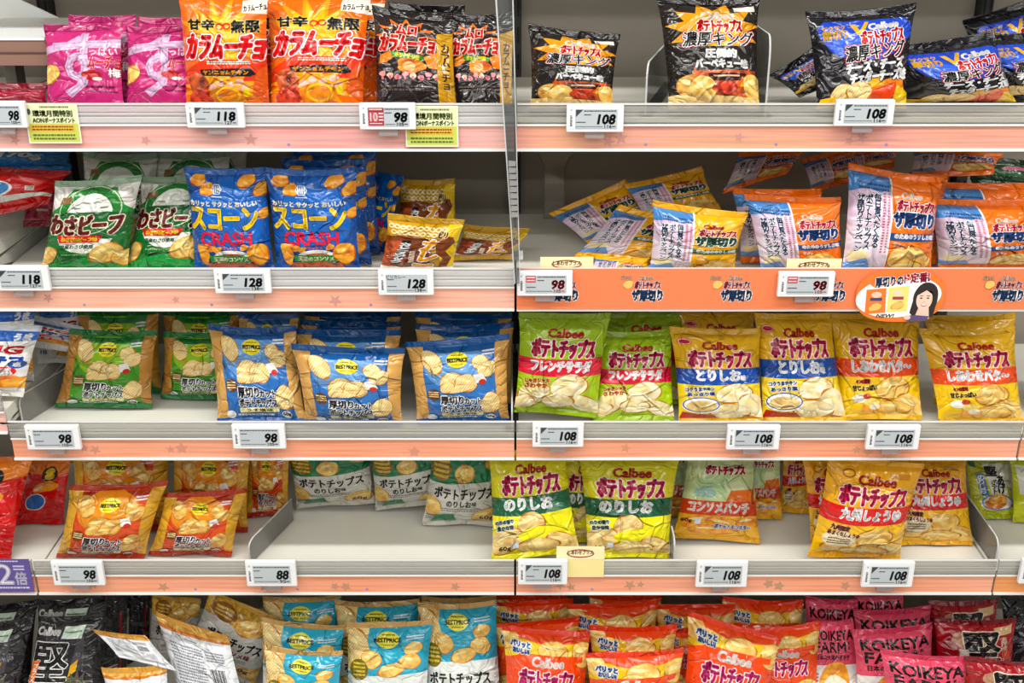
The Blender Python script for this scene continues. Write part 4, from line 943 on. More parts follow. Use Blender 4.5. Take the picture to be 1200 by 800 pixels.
# ------------------------------------------------------------------ pillow bags
NBAG = [0]; BAGLOG = []; PLACED = []
from mathutils.bvhtree import BVHTree
def bag(art, tl, tr, brx, blx, y0, z, label, group, a=None, yaw=0.0, dz=0.0, th=None, bry=None, bly=None, puff=1.0, H=None, wrinkle=1.0, lean=(3, 21)):
    """A pillow bag whose seam plane stands at depth y0 on height z+dz, leaning back by a degrees (None: so that its height fits its width)."""
    A = ART[art] if isinstance(art, str) else art
    NBAG[0] += 1
    zb = z + dz + .002; b = math.radians(yaw); lean_given = a; y_start = y0
    for attempt in range(14):
        rg = np.random.RandomState(NBAG[0] * 7 + 3); a = lean_given
        y0 = y_start + attempt * .007
        mx = (brx + blx) / 2
        P0 = np.array([x_at(mx, y0, zb), y0, zb]); e1 = np.array([math.cos(b), math.sin(b), 0])
        def frame(al):
            al = math.radians(al)
            return np.array([-math.sin(b) * math.sin(al), math.cos(b) * math.sin(al), math.cos(al)])
        def hit(px, py, n):
            d = ray(px, py); return CAM + d * (np.dot(P0 - CAM, n) / np.dot(d, n))
        def along(px, base):      # point base + k e1 that lies in the picture column px
            k0 = np.dot(base - CAM, RIGHT) * F_PX - (px - 600) * np.dot(base - CAM, FWD)
            k1 = np.dot(e1, RIGHT) * F_PX - (px - 600) * np.dot(e1, FWD)
            return base - e1 * (k0 / k1)
        def corners(al, HH=None):
            e2 = frame(al); n = np.cross(e1, e2)
            BL = hit(blx, bly, n) if bly is not None else along(blx, P0)
            BR = hit(brx, bry, n) if bry is not None else along(brx, P0)
            if tl[1] is None:
                h = HH or A.asp * np.linalg.norm(BR - BL)
                TL = along(tl[0], P0 + e2 * h); TR = along(tr[0], P0 + e2 * h)
            else:
                TL = hit(tl[0], tl[1], n); TR = hit(tr[0], tr[1], n)
            return BL, BR, TR, TL, n
        def err(al):
            BL, BR, TR, TL, n = corners(al)
            w = (np.linalg.norm(BR - BL) + np.linalg.norm(TR - TL)) / 2; h = (np.linalg.norm(TL - BL) + np.linalg.norm(TR - BR)) / 2
            return h - (H or A.asp * w)
        if a is None:
            best = None
            for al in np.linspace(*lean, 31):
                e = abs(err(al))
                if best is None or e < best[0]: best = (e, al)
            a = best[1]
        BL, BR, TR, TL, n = corners(a, H)
        wd = (np.linalg.norm(BR - BL) + np.linalg.norm(TR - TL)) / 2; ht = (np.linalg.norm(TL - BL) + np.linalg.norm(TR - BR)) / 2
        if attempt == 0: BAGLOG.append((label[:44], round(a, 1), round(wd, 3), round(ht, 3)))
        low = min(BL[2], BR[2], TL[2], TR[2]); floor_z = z + .0045
        for c in (BL, BR, TL, TR):
            if c[2] < floor_z: c[2] = floor_z
        th = (th or A.th) * puff * min(1.15, wd / .165)
        org = (BL + BR + TL + TR) / 4; org[2] = low
        C4 = [c - org + n * rg.uniform(-.004, .004) for c in (BL, BR, TR, TL)]
        nx, ny = A.nx, A.ny; ts = .011 / ht
        sg0, sg1 = rg.uniform(.01, .035), rg.uniform(.005, .02)
        k1, p1 = rg.uniform(2, 5, 3), rg.uniform(0, 6, 3); k2, p2 = rg.uniform(2, 5, 3), rg.uniform(0, 6, 3)
        dirs = [(rg.uniform(15, 48), rg.uniform(0, math.pi), rg.uniform(0, 6)) for _ in range(5)]
        lowf = [(rg.uniform(6, 16), rg.uniform(0, math.pi), rg.uniform(0, 6)) for _ in range(3)]
        def prof(T): return np.clip(1 - np.abs(2 * T - 1) ** 2.7, 0, 1) ** .72
        def plane(S, tt): return ((1 - S) * (1 - tt))[..., None] * C4[0] + (S * (1 - tt))[..., None] * C4[1] + (S * tt)[..., None] * C4[2] + ((1 - S) * tt)[..., None] * C4[3]
        def sag(S, T): return (1 - (2 * S - 1) ** 2) * (sg1 * np.clip(1 - T, 0, 1) ** 3 - sg0 * np.clip(T, 0, 1) ** 3)
        def surf(S, T, side):
            g = prof(T); f = np.clip(1 - np.abs(2 * S - 1) ** 2.3, 0, 1) ** .62
            S2 = .5 + (S - .5) * (1 - .06 * g)
            P = plane(S2, ts + T * (1 - 2 * ts) + sag(S, T))
            x, y = S * wd, T * ht
            w = 0
            for k, p, d in ((k1, p1, y), (k2, p2, ht - y)):
                w = w + np.exp(-d / .03) * .0042 * f * sum(np.abs(np.sin(kk * math.pi * S + pp)) - .6 for kk, pp in zip(k, p)) * np.clip(d / .01, 0, 1)
            for q, an, p in dirs:
                w = w + .0020 * wrinkle * f * g * ((1 - np.abs(np.sin(q * (x * math.cos(an) + y * math.sin(an)) + p))) ** 3 - .2)
            for q, an, p in lowf:
                w = w + .0022 * f * g * np.sin(q * (x * math.cos(an) + y * math.sin(an)) + p)
            disp = th * .55 * f * g + w if side > 0 else -(th * .42 * f * g + w * .4)
            return P + n * disp[..., None]
        T, S = np.meshgrid(np.linspace(0, 1, ny + 1), np.linspace(0, 1, nx + 1), indexing='ij')
        G = surf(S, T, 1); B = surf(S, T, -1)
        def normals(Q):
            du = np.gradient(Q, axis=1); dv = np.gradient(Q, axis=0); m = np.cross(du, dv)
            return m / np.maximum(np.linalg.norm(m, axis=2, keepdims=True), 1e-9)
        vv = [Vector(p) for p in (np.concatenate([G.reshape(-1, 3), B.reshape(-1, 3)]) + org).tolist()]
        k_ = np.arange((nx + 1) * (ny + 1)).reshape(ny + 1, nx + 1)
        q_ = np.stack([k_[:-1, :-1], k_[:-1, 1:], k_[1:, 1:], k_[1:, :-1]], -1).reshape(-1, 4)
        tree = BVHTree.FromPolygons(vv, q_.tolist() + (q_ + k_.size).tolist())
        lo, hi = np.min(vv, 0), np.max(vv, 0)
        if not any(abs(z - z2) < .25 and (lo < h2).all() and (hi > l2).all() and tree.overlap(t2) for z2, l2, h2, t2 in PLACED): break
    else:
        BAGLOG.append(('STILL TOUCHING', label))
    PLACED.append((z, lo, hi, tree))
    NG = normals(G); NB = -normals(B)
    m_ = (nx + 1) * (ny + 1)
    idx = np.arange(m_).reshape(ny + 1, nx + 1)
    qf = np.stack([idx[:-1, :-1], idx[:-1, 1:], idx[1:, 1:], idx[1:, :-1]], -1).reshape(-1, 4)
    F = [t for q in qf.tolist() for t in ((q[0], q[1], q[2]), (q[0], q[2], q[3]))] + [tuple(q) for q in (qf[:, ::-1] + m_).tolist()]
    UVg = np.stack([S * wd, T * ht], -1).reshape(-1, 2)
    XY, LY, FA, MI, mats = A.compiled()
    V = [G.reshape(-1, 3), B.reshape(-1, 3)]; NN = [NG.reshape(-1, 3), NB.reshape(-1, 3)]; UV = [UVg, UVg]
    M = [0] * len(F)
    # the two faces meet along the edges
    rim = list(idx[:, 0][::-1]) + list(idx[0, 1:]) + list(idx[1:, -1]) + list(idx[-1, 1:-1][::-1])
    for i in range(len(rim)):
        p, q = rim[i], rim[(i + 1) % len(rim)]
        F.append((int(q), int(p), int(p) + m_, int(q) + m_)); M.append(0)
    if len(XY):
        s, t = XY[:, 0] * nx, XY[:, 1] / A.asp * ny
        i = np.clip(s.astype(int), 0, nx - 1); j = np.clip(t.astype(int), 0, ny - 1); u = (s - i)[:, None]; v = (t - j)[:, None]
        up_ = u >= v
        bl = lambda Q: np.where(up_, Q[j, i] + u * (Q[j, i + 1] - Q[j, i]) + v * (Q[j + 1, i + 1] - Q[j, i + 1]), Q[j, i] + v * (Q[j + 1, i] - Q[j, i]) + u * (Q[j + 1, i + 1] - Q[j + 1, i]))
        nn = bl(NG); nn /= np.linalg.norm(nn, axis=1, keepdims=True)
        V.append(bl(G) + nn * (.00022 + .000032 * LY)[:, None]); NN.append(nn)
        UV.append(np.stack([XY[:, 0] * wd, XY[:, 1] / A.asp * ht], 1))
        k = 2 * m_
        F += [tuple(c + k for c in q) for q in FA]; M += MI
    me = fast_mesh('chip_bag', np.concatenate(V), F, M, [film(c) for c in mats], np.concatenate(NN), np.concatenate(UV))
    o = link('chip_bag', me, None, org.tolist())
    tag(o, label, 'chip bag', group)
    # crimped seals
    for nm, e, col in (('top_seal', 1, A.top), ('bottom_seal', 0, A.bot)):
        r = 10; Tq = np.linspace(0, 1, r + 1)
        Sg, Q = np.meshgrid(np.linspace(0, 1, nx + 1), Tq, indexing='xy')
        edge = np.full_like(Sg, float(e))
        tt = (ts + edge * (1 - 2 * ts)) + sag(Sg, edge) + (Q * ts if e else -Q * ts)
        base = plane(Sg, tt)
        rid = .0004 * np.sin(Q * 2 * math.pi * 4) + .0025 * Q * np.sin(k1[0] * 2 * Sg + p1[0])
        fr = base + n * (.0006 + rid)[..., None]; bk = base - n * (.0006 - rid)[..., None]
        c_ = (r + 1) * (nx + 1); ii = np.arange(c_).reshape(r + 1, nx + 1)
        q4 = np.stack([ii[:-1, :-1], ii[:-1, 1:], ii[1:, 1:], ii[1:, :-1]], -1).reshape(-1, 4)
        if not e: q4 = q4[:, ::-1]
        Fs = [tuple(q) for q in q4.tolist()] + [tuple(q) for q in (q4[:, ::-1] + c_).tolist()]
        rim = list(ii[:, 0][::-1]) + list(ii[0, 1:]) + list(ii[1:, -1]) + list(ii[-1, 1:-1][::-1])
        for i in range(len(rim)):
            p, q = int(rim[i]), int(rim[(i + 1) % len(rim)])
            Fs.append((q, p, p + c_, q + c_) if e else (p, q, q + c_, p + c_))
        uv = np.stack([Sg * wd, Q * .011], -1).reshape(-1, 2)
        me2 = fast_mesh(nm, np.concatenate([fr.reshape(-1, 3), bk.reshape(-1, 3)]), Fs, [0] * len(Fs), [film(col)], None, np.concatenate([uv, uv]))
        link(nm, me2, o)
    return o
# ------------------------------------------------------------------ top shelf
G = 'pink sour chip bags on the top shelf'
bag('suppa', (52, 29), (143, 24), 146, 55, .05, Z1, 'pink sour chip bag with a large white swirl above the first bonus card', G)
bag('suppa', (147, 30), (236, 24), 236, 147, .055, Z1, 'pink sour chip bag tucked against the orange spicy chip bag', G)
bag('suppa', (80, 17), (160, 17), 158, 78, .125, Z1, 'pink sour chip bag standing behind the one with the full white swirl', G)
bag('suppa', (162, 20), (242, 20), 240, 160, .13, Z1, 'shaded pink sour chip bag behind the one touching the orange bag', G)
bag('maroon', (-30, 97), (57, 97), 57, -30, .09, Z1, 'dark maroon pouch lying behind the cut off price tag', 'lying pouches', a=25, th=.03)
G = 'orange spicy chip bags on the top shelf'
bag('spicy_orange', (207, -14), (314, -14), 317, 219, .045, Z1, 'orange spicy chip bag with white tag beside the pink sour bags', G)
bag('spicy_orange', (311, -12), (436, -12), 425, 317, .05, Z1, 'orange spicy chip bag with black band beside the black spicy bag', G)
bag('spicy_orange', (338, -14), (453, -6), 442, 340, .115, Z1, 'orange spicy chip bag peeking out behind the front pair', G)
bag('spicy_orange', (240, -14), (330, -14), 328, 242, .125, Z1, 'orange spicy chip bag hidden behind the one beside the pink bags', G, th=.035)
G = 'black spicy chip bags on the top shelf'
bag('spicy_black', (436, 6), (531, 18), 536, 441, .05, Z1, 'black spicy chip bag with gold side above the ten percent tag', G)
bag('spicy_black', (516, 16), (604, 12), 600, 538, .05, Z1, 'black spicy chip bag partly behind the clear upright strip', G, H=.18)
bag('spicy_black', (455, 2), (545, 6), 545, 460, .125, Z1, 'black spicy chip bag in the second row behind the gold sided one', G)
G = 'black barbecue chip bags on the top shelf'
bag('bbq', (619, 27), (727, 40), 717, 621, .05, Z1, 'smaller slanting black barbecue chip bag above the 108 tag', G, H=.172)
bag('bbq', (769, -6), (891, -6), 890, 784, .045, Z1, 'tall upright black barbecue chip bag between two clear dividers', G)
G = 'black and blue cheese chip bags on the top shelf'
bag('cheese', (944, 13), (1074, 3), 1062, 957, .05, Z1, 'upright black and blue cheese chip bag above a price tag', G, H=.185)
bag('cheese', (901, 88), (952, 55), 985, 938, .14, Z1, 'black and blue cheese bag toppled sideways behind the upright one', G, a=20, bry=96, bly=114, th=.035)
bag('cheese', (1041, 54), (1166, 36), 1192, 1054, .055, Z1, 'tilted black and blue cheese chip bag leaning in the middle', G, H=.185)
bag('cheese', (1134, 42), (1250, 30), 1275, 1150, .12, Z1, 'black and blue cheese chip bag tucked behind the tilted one', G, H=.185)
bag('cheese', (1128, 24), (1240, -14), 1270, 1150, .2, Z1, 'dark cheese chip bag at the back with only its black top showing', G, H=.2)
# ------------------------------------------------------------------ second shelf
G = 'red bags in the neighbouring bay'
bag('flap_red', (-62, 190), (83, 200), 56, -60, .03, Z2 + RAISE, 'red snack bag with blue circle lying on the raised shelf end', G, a=38, bry=238, bly=268, th=.05)
bag('maroon', (30, 208), (84, 214), 76, 28, .16, Z2 + RAISE, 'dark red snack bag with small white label under the lying red bag', G, a=15, th=.03)
bag('blue_big', (-40, 168), (84, 170), 84, -40, .17, Z2 + RAISE, 'blue and red snack bag reading 170g behind the lying red bag', G, bry=200, bly=203, a=30, th=.03)
G = 'green wasabi chip bags on the second shelf'
bag('wasabi', (66, 211), (166, 205), 149, 46, .045, Z2, 'green wasabi chip bag beside the lying red bag, fully in view', G)
bag('wasabi', (167, 207), (258, 203), 238, 147, .055, Z2, 'green wasabi chip bag overlapped by the blue corn snack', G)
bag('wasabi', (98, 176), (186, 178), 182, 95, .14, Z2, 'pale green wasabi bag standing behind the pair, next to red bags', G)
bag('wasabi', (182, 178), (270, 176), 268, 180, .14, Z2, 'pale green wasabi bag standing behind the pair, next to blue bags', G)
bag('wasabi', (200, 168), (290, 168), 290, 200, .21, Z2, 'shaded green wasabi bag in the last row under the top shelf', G)
G = 'blue corn snack bags on the second shelf'
bag('corn_blue', (216, 194), (312, 195), 324, 228, .045, Z2, 'blue corn snack bag overlapping the green wasabi bag', G)
bag('corn_blue', (309, 195), (418, 195), 423, 324, .045, Z2, 'blue corn snack bag overlapping its twin, gold nugget by its corner', G)
bag('corn_blue', (330, 184), (430, 184), 436, 338, .105, Z2, 'blue corn snack bag in the second row behind the front pair', G)
bag('corn_blue', (340, 174), (441, 172), 446, 350, .165, Z2, 'blue corn snack bag in the third row, its top under the shelf', G)
bag('corn_blue', (426, 196), (474, 206), 452, 420, .17, Z2, 'dark blue corn snack bag turned edge on next to the curry bags', G, yaw=-35, a=8)
G = 'brown curry snack bags on the second shelf'
bag('curry', (455, 249), (545, 257), 529, 444, .05, Z2, 'brown and yellow curry snack bag in front, with a black strip', G, H=.115)
bag('curry', (468, 209), (533, 209), 536, 466, .2, Z2, 'shaded curry snack bag standing behind the front curry bag', G, H=.135)
bag('curry', (545, 262), (622, 268), 600, 530, .13, Z2, 'curry snack bag lying back behind the clear upright strip', G, H=.1)
G = 'yellow seaweed salt thick cut bags on the campaign shelf'
bag('za_yellow', (765, 234), (877, 249), 860, 760, .045, Z2, 'yellow thick cut bag with pink side standing at the front', G, H=.145)
bag('za_yellow', (726, 240), (812, 258), 790, 672, .11, Z2, 'yellow thick cut bag reading 55g half hidden by the front one', G, a=30, bly=301, bry=318, th=.04)
bag('za_yellow', (643, 250), (733, 210), 768, 690, .22, Z2, 'toppled yellow thick cut bag with a blue corner by the empty end', G, a=22, bry=262, bly=288, th=.035)
bag('za_yellow', (731, 215), (822, 194), 845, 757, .2, Z2, 'tilted yellow thick cut bag in the back above the front one', G, a=24, bry=246, bly=262, th=.035)
bag('za_yellow', (700, 296), (760, 305), 756, 688, .035, Z2, 'yellow thick cut bag lying flat behind the yellow oval card', G, a=55, th=.02, H=.05)
G = 'orange lightly salted thick cut bags on the campaign shelf'
bag('za_orange', (995, 190), (1105, 208), 1091, 985, .035, Z2, 'orange thick cut bag with pink side leaning out above the round sign', G, H=.18)
bag('za_orange', (872, 227), (986, 231), 990, 892, .05, Z2, 'orange thick cut bag above the red 98 tag', G, H=.15)
bag('za_orange', (858, 220), (962, 220), 965, 868, .115, Z2, 'orange thick cut bag in the second row behind the one above the tag', G, H=.155)
bag('za_orange', (1086, 232), (1214, 234), 1218, 1100, .05, Z2, 'orange thick cut bag cut off by the picture edge, beside the leaning one', G, H=.155)
bag('za_orange', (1098, 213), (1212, 214), 1214, 1102, .12, Z2, 'orange thick cut bag in the second row behind the cut off one', G, H=.165)
bag('za_orange', (1010, 196), (1112, 204), 1096, 1004, .105, Z2, 'orange thick cut bag hidden behind the leaning one', G, H=.16)
bag('za_orange', (866, 178), (948, 172), 922, 846, .2, Z2, 'orange thick cut bag piled sideways above the second row', G, a=30, bry=204, bly=228, th=.035)
bag('za_orange', (938, 186), (1000, 166), 1012, 952, .25, Z2, 'pale pink back of a thick cut bag wedged in the pile', G, a=25, bry=210, bly=226, th=.035)
bag('za_orange', (972, 178), (1056, 168), 1048, 986, .3, Z2, 'orange thick cut bag with chips showing, at the top of the pile', G, a=28, bry=196, bly=206, th=.03)
bag('za_orange', (1070, 172), (1176, 180), 1164, 1066, .2, Z2, 'orange thick cut bag lying crosswise under the top shelf', G, a=40, bry=204, bly=208, th=.035)
bag('dark_green', (1120, 176), (1225, 190), 1225, 1140, .24, Z2, 'dark green bag lying behind the orange thick cut bags', 'stray bags', a=30, bry=222, bly=216, th=.035)
# ------------------------------------------------------------------ third shelf
G = 'white and blue ring snack bags in the neighbouring bay'
bag('ring_white', (-62, 376), (49, 382), 26, -62, .03, Z3 + RAISE, 'white and blue ring snack bag at the front of the raised shelf', G, bry=466, bly=462, th=.045, a=12)
bag('ring_white', (10, 360), (104, 384), 78, 10, .125, Z3 + RAISE, 'white and blue ring snack bag with pointed corner toward the green bags', G, a=30, bry=412, bly=404, th=.035)
bag('ring_white', (-50, 352), (42, 356), 40, -50, .12, Z3 + RAISE, 'white and blue ring snack bag behind the front one, its top under the rail', G, th=.04)
bag('ring_white', (44, 352), (98, 354), 94, 44, .2, Z3 + RAISE, 'ring snack bag standing at the back above the pointed corner', G, th=.03, H=.15)
G = 'green sour cream thick cut bags on the third shelf'
bag('cut_green', (83, 384), (184, 387), 178, 64, .11, Z3, 'green sour cream thick cut bag set back from the shelf lip', G, bry=482, bly=478, H=.175)
bag('cut_green', (90, 362), (186, 361), 190, 104, .18, Z3, 'green sour cream thick cut bag directly behind the front green one', G, H=.175)
bag('cut_green', (192, 388), (284, 388), 282, 188, .15, Z3, 'green sour cream thick cut bag partly covered by the blue bag', G, H=.15)
bag('cut_green', (190, 363), (284, 362), 284, 190, .22, Z3, 'green sour cream thick cut bag in the rear beside the blue rows', G, H=.17)
G = 'blue lightly salted thick cut bags on the third shelf'
bag('cut_blue', (244, 379), (347, 381), 360, 255, .045, Z3, 'blue thick cut bag overlapping the green bag, its lower print visible', G, H=.178)
bag('cut_blue', (341, 402), (475, 407), 472, 358, .04, Z3, 'lower wide blue thick cut bag in the middle of the blue bags', G, H=.155)
bag('cut_blue', (475, 400), (597, 390), 597, 489, .045, Z3, 'blue thick cut bag at the bay end with a wide orange side', G, H=.165)
bag('cut_blue', (345, 384), (470, 386), 470, 355, .105, Z3, 'blue thick cut bag in the second row behind the middle one', G, a=9)
bag('cut_blue', (352, 374), (470, 376), 470, 358, .19,  Z3, 'blue thick cut bag in the third row behind the middle one', G, a=8)
bag('cut_blue', (486, 379), (602, 377), 602, 490, .11, Z3, 'blue thick cut bag in the second row behind the bay end one', G, H=.165)
bag('cut_blue', (486, 366), (600, 366), 600, 490, .2, Z3, 'shaded blue thick cut bag in the third row at the bay end', G, H=.17)
bag('cut_blue', (280, 366), (350, 366), 350, 275, .13, Z3, 'shaded blue thick cut bag behind the one that overlaps the green bag', G, H=.165)
bag('cut_blue', (356, 364), (470, 364), 470, 360, .26, Z3, 'darkest blue thick cut bag in the last row under the shelf above', G, a=8)
G = 'lime salad chip bags on the third shelf'
bag('salad', (608, 365), (716, 366), 700, 602, .045, Z3, 'lime chip bag with red band tilted against the bay end', G, bry=491, bly=483)
bag('salad', (700, 386), (788, 384), 790, 695, .055, Z3, 'lime chip bag with red band beside the chicken salt bag', G, H=.17)
bag('salad', (708, 366), (800, 362), 798, 710, .125, Z3, 'lime chip bag in the second row showing only its dark logo', G)
G = 'yellow chicken salt chip bags on the third shelf'
bag('chicken_salt', (784, 382), (891, 384), 894, 796, .045, Z3, 'yellow chip bag with blue band overlapped by its slimmer twin', G, H=.175)
bag('chicken_salt', (884, 366), (974, 366), 992, 893, .05, Z3, 'taller yellow chip bag with blue band beside the butter bag', G)
bag('chicken_salt', (796, 362), (884, 362), 886, 800, .125, Z3, 'yellow chicken salt chip bag behind the front blue banded bag', G)
G = 'yellow butter chip bags on the third shelf'
bag('butter', (971, 366), (1078, 366), 1081, 986, .045, Z3, 'yellow butter chip bag with orange band right under the round sign', G)
bag('butter', (1076, 384), (1190, 382), 1199, 1101, .045, Z3, 'wider yellow butter chip bag with orange band near the picture edge', G, H=.178)
bag('butter', (1082, 368), (1190, 366), 1192, 1095, .115, Z3, 'yellow butter chip bag in the second row, cut off by the front one', G)
bag('dark', (1204, 372), (1280, 372), 1280, 1209, .09, Z3, 'dark chip bag cut off beside the last butter bag', 'stray bags', th=.035)
# ------------------------------------------------------------------ fourth shelf
G = 'red snack bags in the neighbouring bay on the fourth shelf'
bag('cola_red', (-62, 533), (40, 533), 12, -80, .045, Z4, 'bright red chip bag with yellow lettering cut off by the picture edge', G)
bag('cola_red', (36, 536), (84, 536), 74, 16, .17, Z4, 'darker red chip bag behind the bright red one', G, H=.17, th=.035)
G = 'red consomme thick cut bags on the fourth shelf'
bag('cut_red', (82, 568), (198, 562), 170, 66, .05, Z4, 'red and orange thick cut bag above the 98 tag, fully in view', G, H=.172)
bag('cut_red', (195, 576), (290, 572), 272, 174, .06, Z4, 'red and orange thick cut bag with tilted lettering beside the divider', G, H=.165)
bag('cut_red', (84, None), (200, None), 196, 86, .145, Z4, 'red and orange thick cut bag behind the one above the tag', G, a=14, H=.175)
bag('cut_red', (203, None), (294, None), 290, 200, .14, Z4, 'red and orange thick cut bag behind the one with tilted lettering', G, a=12, H=.175)
bag('cut_red', (288, None), (340, None), 338, 290, .2, Z4, 'red thick cut bag behind the smoky clear divider', G, a=6, H=.15, th=.03)
G = 'white and green seaweed chip bags on the fourth shelf'
bag('nori_white', (333, 519), (432, 512), 441, 348, .225, Z4, 'white and green chip bag at the back, nearest the red bags', G, a=-3, bry=590, bly=602, th=.045)
bag('nori_white', (430, 520), (522, 508), 525, 440, .215, Z4, 'white and green chip bag at the back, between its two twins', G, a=-3, bry=588, bly=600, th=.045)
bag('nori_white', (507, 515), (590, 516), 586, 494, .165, Z4, 'white and green chip bag standing furthest forward by the yellow bag', G, a=-1, bry=618, bly=616)
G = 'yellow seaweed salt chip bags on the fourth shelf'
bag('nori_yellow', (572, 526), (662, 520), 680, 576, .012, Z4, 'yellow chip bag with dark green band hanging over the shelf lip', G, bry=648, bly=660)
bag('nori_yellow', (660, 528), (716, 530), 716, 652, .1, Z4, 'yellow chip bag squeezed behind the front pair with green bands', G, H=.19, th=.04)
bag('nori_yellow', (677, 528), (797, 532), 784, 688, .045, Z4, 'yellow chip bag with dark green band behind the folded yellow card', G, H=.195)
G = 'consomme chip bags on the fourth shelf'
bag('consomme', (808, 522), (884, 522), 891, 788, .1, Z4, 'consomme chip bag with red band and pale green top', G, bry=642, bly=630)
bag('consomme', (764, None), (830, None), 832, 768, .2, Z4, 'consomme chip bag half hidden beside the yellow seaweed bag', G, a=4, H=.18, th=.04)
bag('consomme', (868, None), (914, None), 916, 866, .19, Z4, 'shaded consomme chip bag showing a sliver beside the soy sauce bags', G, a=4, H=.17, th=.035)
G = 'yellow soy sauce chip bags on the fourth shelf'
bag('soy', (971, 530), (1084, 543), 1053, 946, .04, Z4, 'tilted yellow chip bag with red band leaning in front of its twins', G, bry=660, bly=652)
bag('soy', (940, 534), (1010, 532), 1010, 950, .105, Z4, 'yellow soy sauce bag peeking out on the consomme side of the tilted one', G, H=.19, th=.035)
bag('soy', (1048, 532), (1132, 534), 1138, 1046, .105, Z4, 'yellow chip bag with red band standing upright behind the tilted one', G, bry=657, bly=657)
bag('soy', (918, None), (952, None), 950, 914, .215, Z4, 'yellow soy sauce bag far back in the shade beside the consomme bags', G, a=5, H=.15, th=.03)
bag('hard_green', (1131, 533), (1182, 535), 1190, 1136, .2, Z4, 'pale green and white chip bag at the end of the lowest shelf', 'stray bags', bry=620, bly=626, th=.04)
bag('lime', (1184, 534), (1250, 534), 1250, 1186, .18, Z4, 'lime yellow chip bag cut off beside the pale green bag', 'stray bags', th=.035)
bag('blue_big', (-40, 512), (20, 514), 19, -40, -.055, Z3 + RAISE, 'small navy pouch hanging below the raised shelf end', 'stray bags', a=0, bry=536, bly=534, dz=-.1, th=.015)
# ------------------------------------------------------------------ lowest row on the base deck
G = 'black pepper chip bags in the lowest row'
bag('hard_black', (47, 721), (122, 716), 118, 20, .03, Z5, 'black chip bag with white outlined emblem, in front of its twins', G)
bag('hard_black', (44, 702), (126, 698), 122, 40, .1, Z5, 'black chip bag right behind the one with the full emblem', G)
bag('hard_black', (-44, 730), (40, 722), 16, -64, .035, Z5, 'black chip bag cut off by the picture edge and the frame bottom', G)
bag('hard_black', (-44, 708), (44, 702), 36, -50, .105, Z5, 'black chip bag under the purple points card', G)
bag('dark', (120, 698), (150, 692), 150, 118, .13, Z5, 'dark chip bag turned edge on beside the black emblem bags', 'dark bags turned edge on', yaw=40, a=10, H=.2, th=.04)
bag('dark', (152, 694), (176, 692), 176, 150, .24, Z5, 'dark chip bag turned edge on beside the grey lettered bag', 'dark bags turned edge on', yaw=40, a=10, H=.2, th=.04)
G = 'grey and white consomme chip bags in the lowest row'
bag('back_print', (181, 714), (268, 744), 300, 222, .0, Z5, 'white backed chip bag showing barcode and fine print', G, th=.04, H=.21)
bag('plain_white', (246, 690), (336, 728), 296, 214, .13, Z5, 'tilted grey chip bag reading in large black letters beside the teal bags', G, bry=806, bly=768)
bag('plain_white', (178, 694), (236, 700), 234, 172, .22, Z5, 'grey chip bag in the shade behind the white backed bags', G, H=.2, th=.035)
bag('back_print', (108, 737), (170, 744), 208, 140, -.03, Z5, 'white backed chip bag lying with an orange edge near the black bags', G, a=35, bry=786, bly=770, dz=.1, th=.025)
bag('back_print', (118, 782), (196, 776), 206, 134, -.03, Z5, 'white backed chip bag lowest of the tumbled ones', G, lean=(3, 40), H=.17, th=.035)
G = 'teal lightly salted chip bags in the lowest row'
bag('teal', (310, 754), (402, 762), 396, 308, .0, Z5, 'teal chip bag lowest in front beside the grey lettered bag', G)
bag('teal', (305, 722), (404, 732), 398, 306, .065, Z5, 'teal chip bag with yellow oval directly behind the lowest teal one', G)
bag('teal', (308, 698), (400, 696), 398, 308, .135, Z5, 'teal chip bag in the rear row beside the grey bags', G)
bag('teal', (405, 728), (508, 725), 500, 406, .03, Z5, 'teal chip bag with ridged chips in front of the middle pair', G)
bag('teal', (392, 702), (492, 700), 490, 396, .1, Z5, 'teal chip bag in the rear behind the one with ridged chips', G)
bag('teal', (489, 704), (582, 702), 590, 498, .05, Z5, 'teal chip bag with a white lower half beside the red bags', G)
bag('teal', (494, 697), (582, 696), 584, 496, .12, Z5, 'teal chip bag hidden behind the one with the white lower half', G)
G = 'red potato chip bags in the lowest row'
bag('crisp_red', (588, 731), (692, 740), 684, 594, -.005, Z5, 'red chip bag at the front beside the teal bags, top sagging', G)
bag('crisp_red', (576, 730), (680, 722), 672, 580, .06, Z5, 'red chip bag in the second row beside the teal bags', G)
bag('crisp_red', (577, 704), (672, 700), 668, 580, .125, Z5, 'shaded red chip bag in the third row beside the teal bags', G)
bag('crisp_red', (582, 697), (664, 693), 664, 584, .19, Z5, 'darkest red chip bag in the last row beside the teal bags', G)
bag('crisp_red', (686, 766), (802, 757), 792, 692, -.01, Z5, 'lowest red chip bag in the middle, cut off just under its logo', G)
bag('crisp_red', (690, 732), (794, 731), 786, 694, .055, Z5, 'red chip bag behind the lowest one, its logo fully clear', G)
bag('crisp_red', (664, 707), (772, 703), 768, 668, .125, Z5, 'shaded red chip bag in the third row in the middle', G)
bag('crisp_red', (690, 695), (776, 693), 772, 692, .19, Z5, 'darkest red chip bag in the last row in the middle', G)
bag('crisp_red', (806, 714), (916, 746), 892, 796, .0, Z5, 'large tilted red chip bag nearest the pink bags', G)
bag('crisp_red', (868, 734), (961, 726), 958, 872, .06, Z5, 'red chip bag behind the large tilted one, beside the pink bags', G)
bag('crisp_red', (768, 708), (862, 706), 860, 772, .125, Z5, 'shaded red chip bag behind the large tilted one, toward the middle', G)
bag('crisp_red', (846, 698), (942, 702), 938, 850, .14, Z5, 'shaded red chip bag in the rear beside the pink bags', G)
bag('crisp_red', (780, 734), (826, 732), 824, 784, .1, Z5, 'red chip bag squeezed between the tilted bag and the middle one', G, H=.19, th=.02)
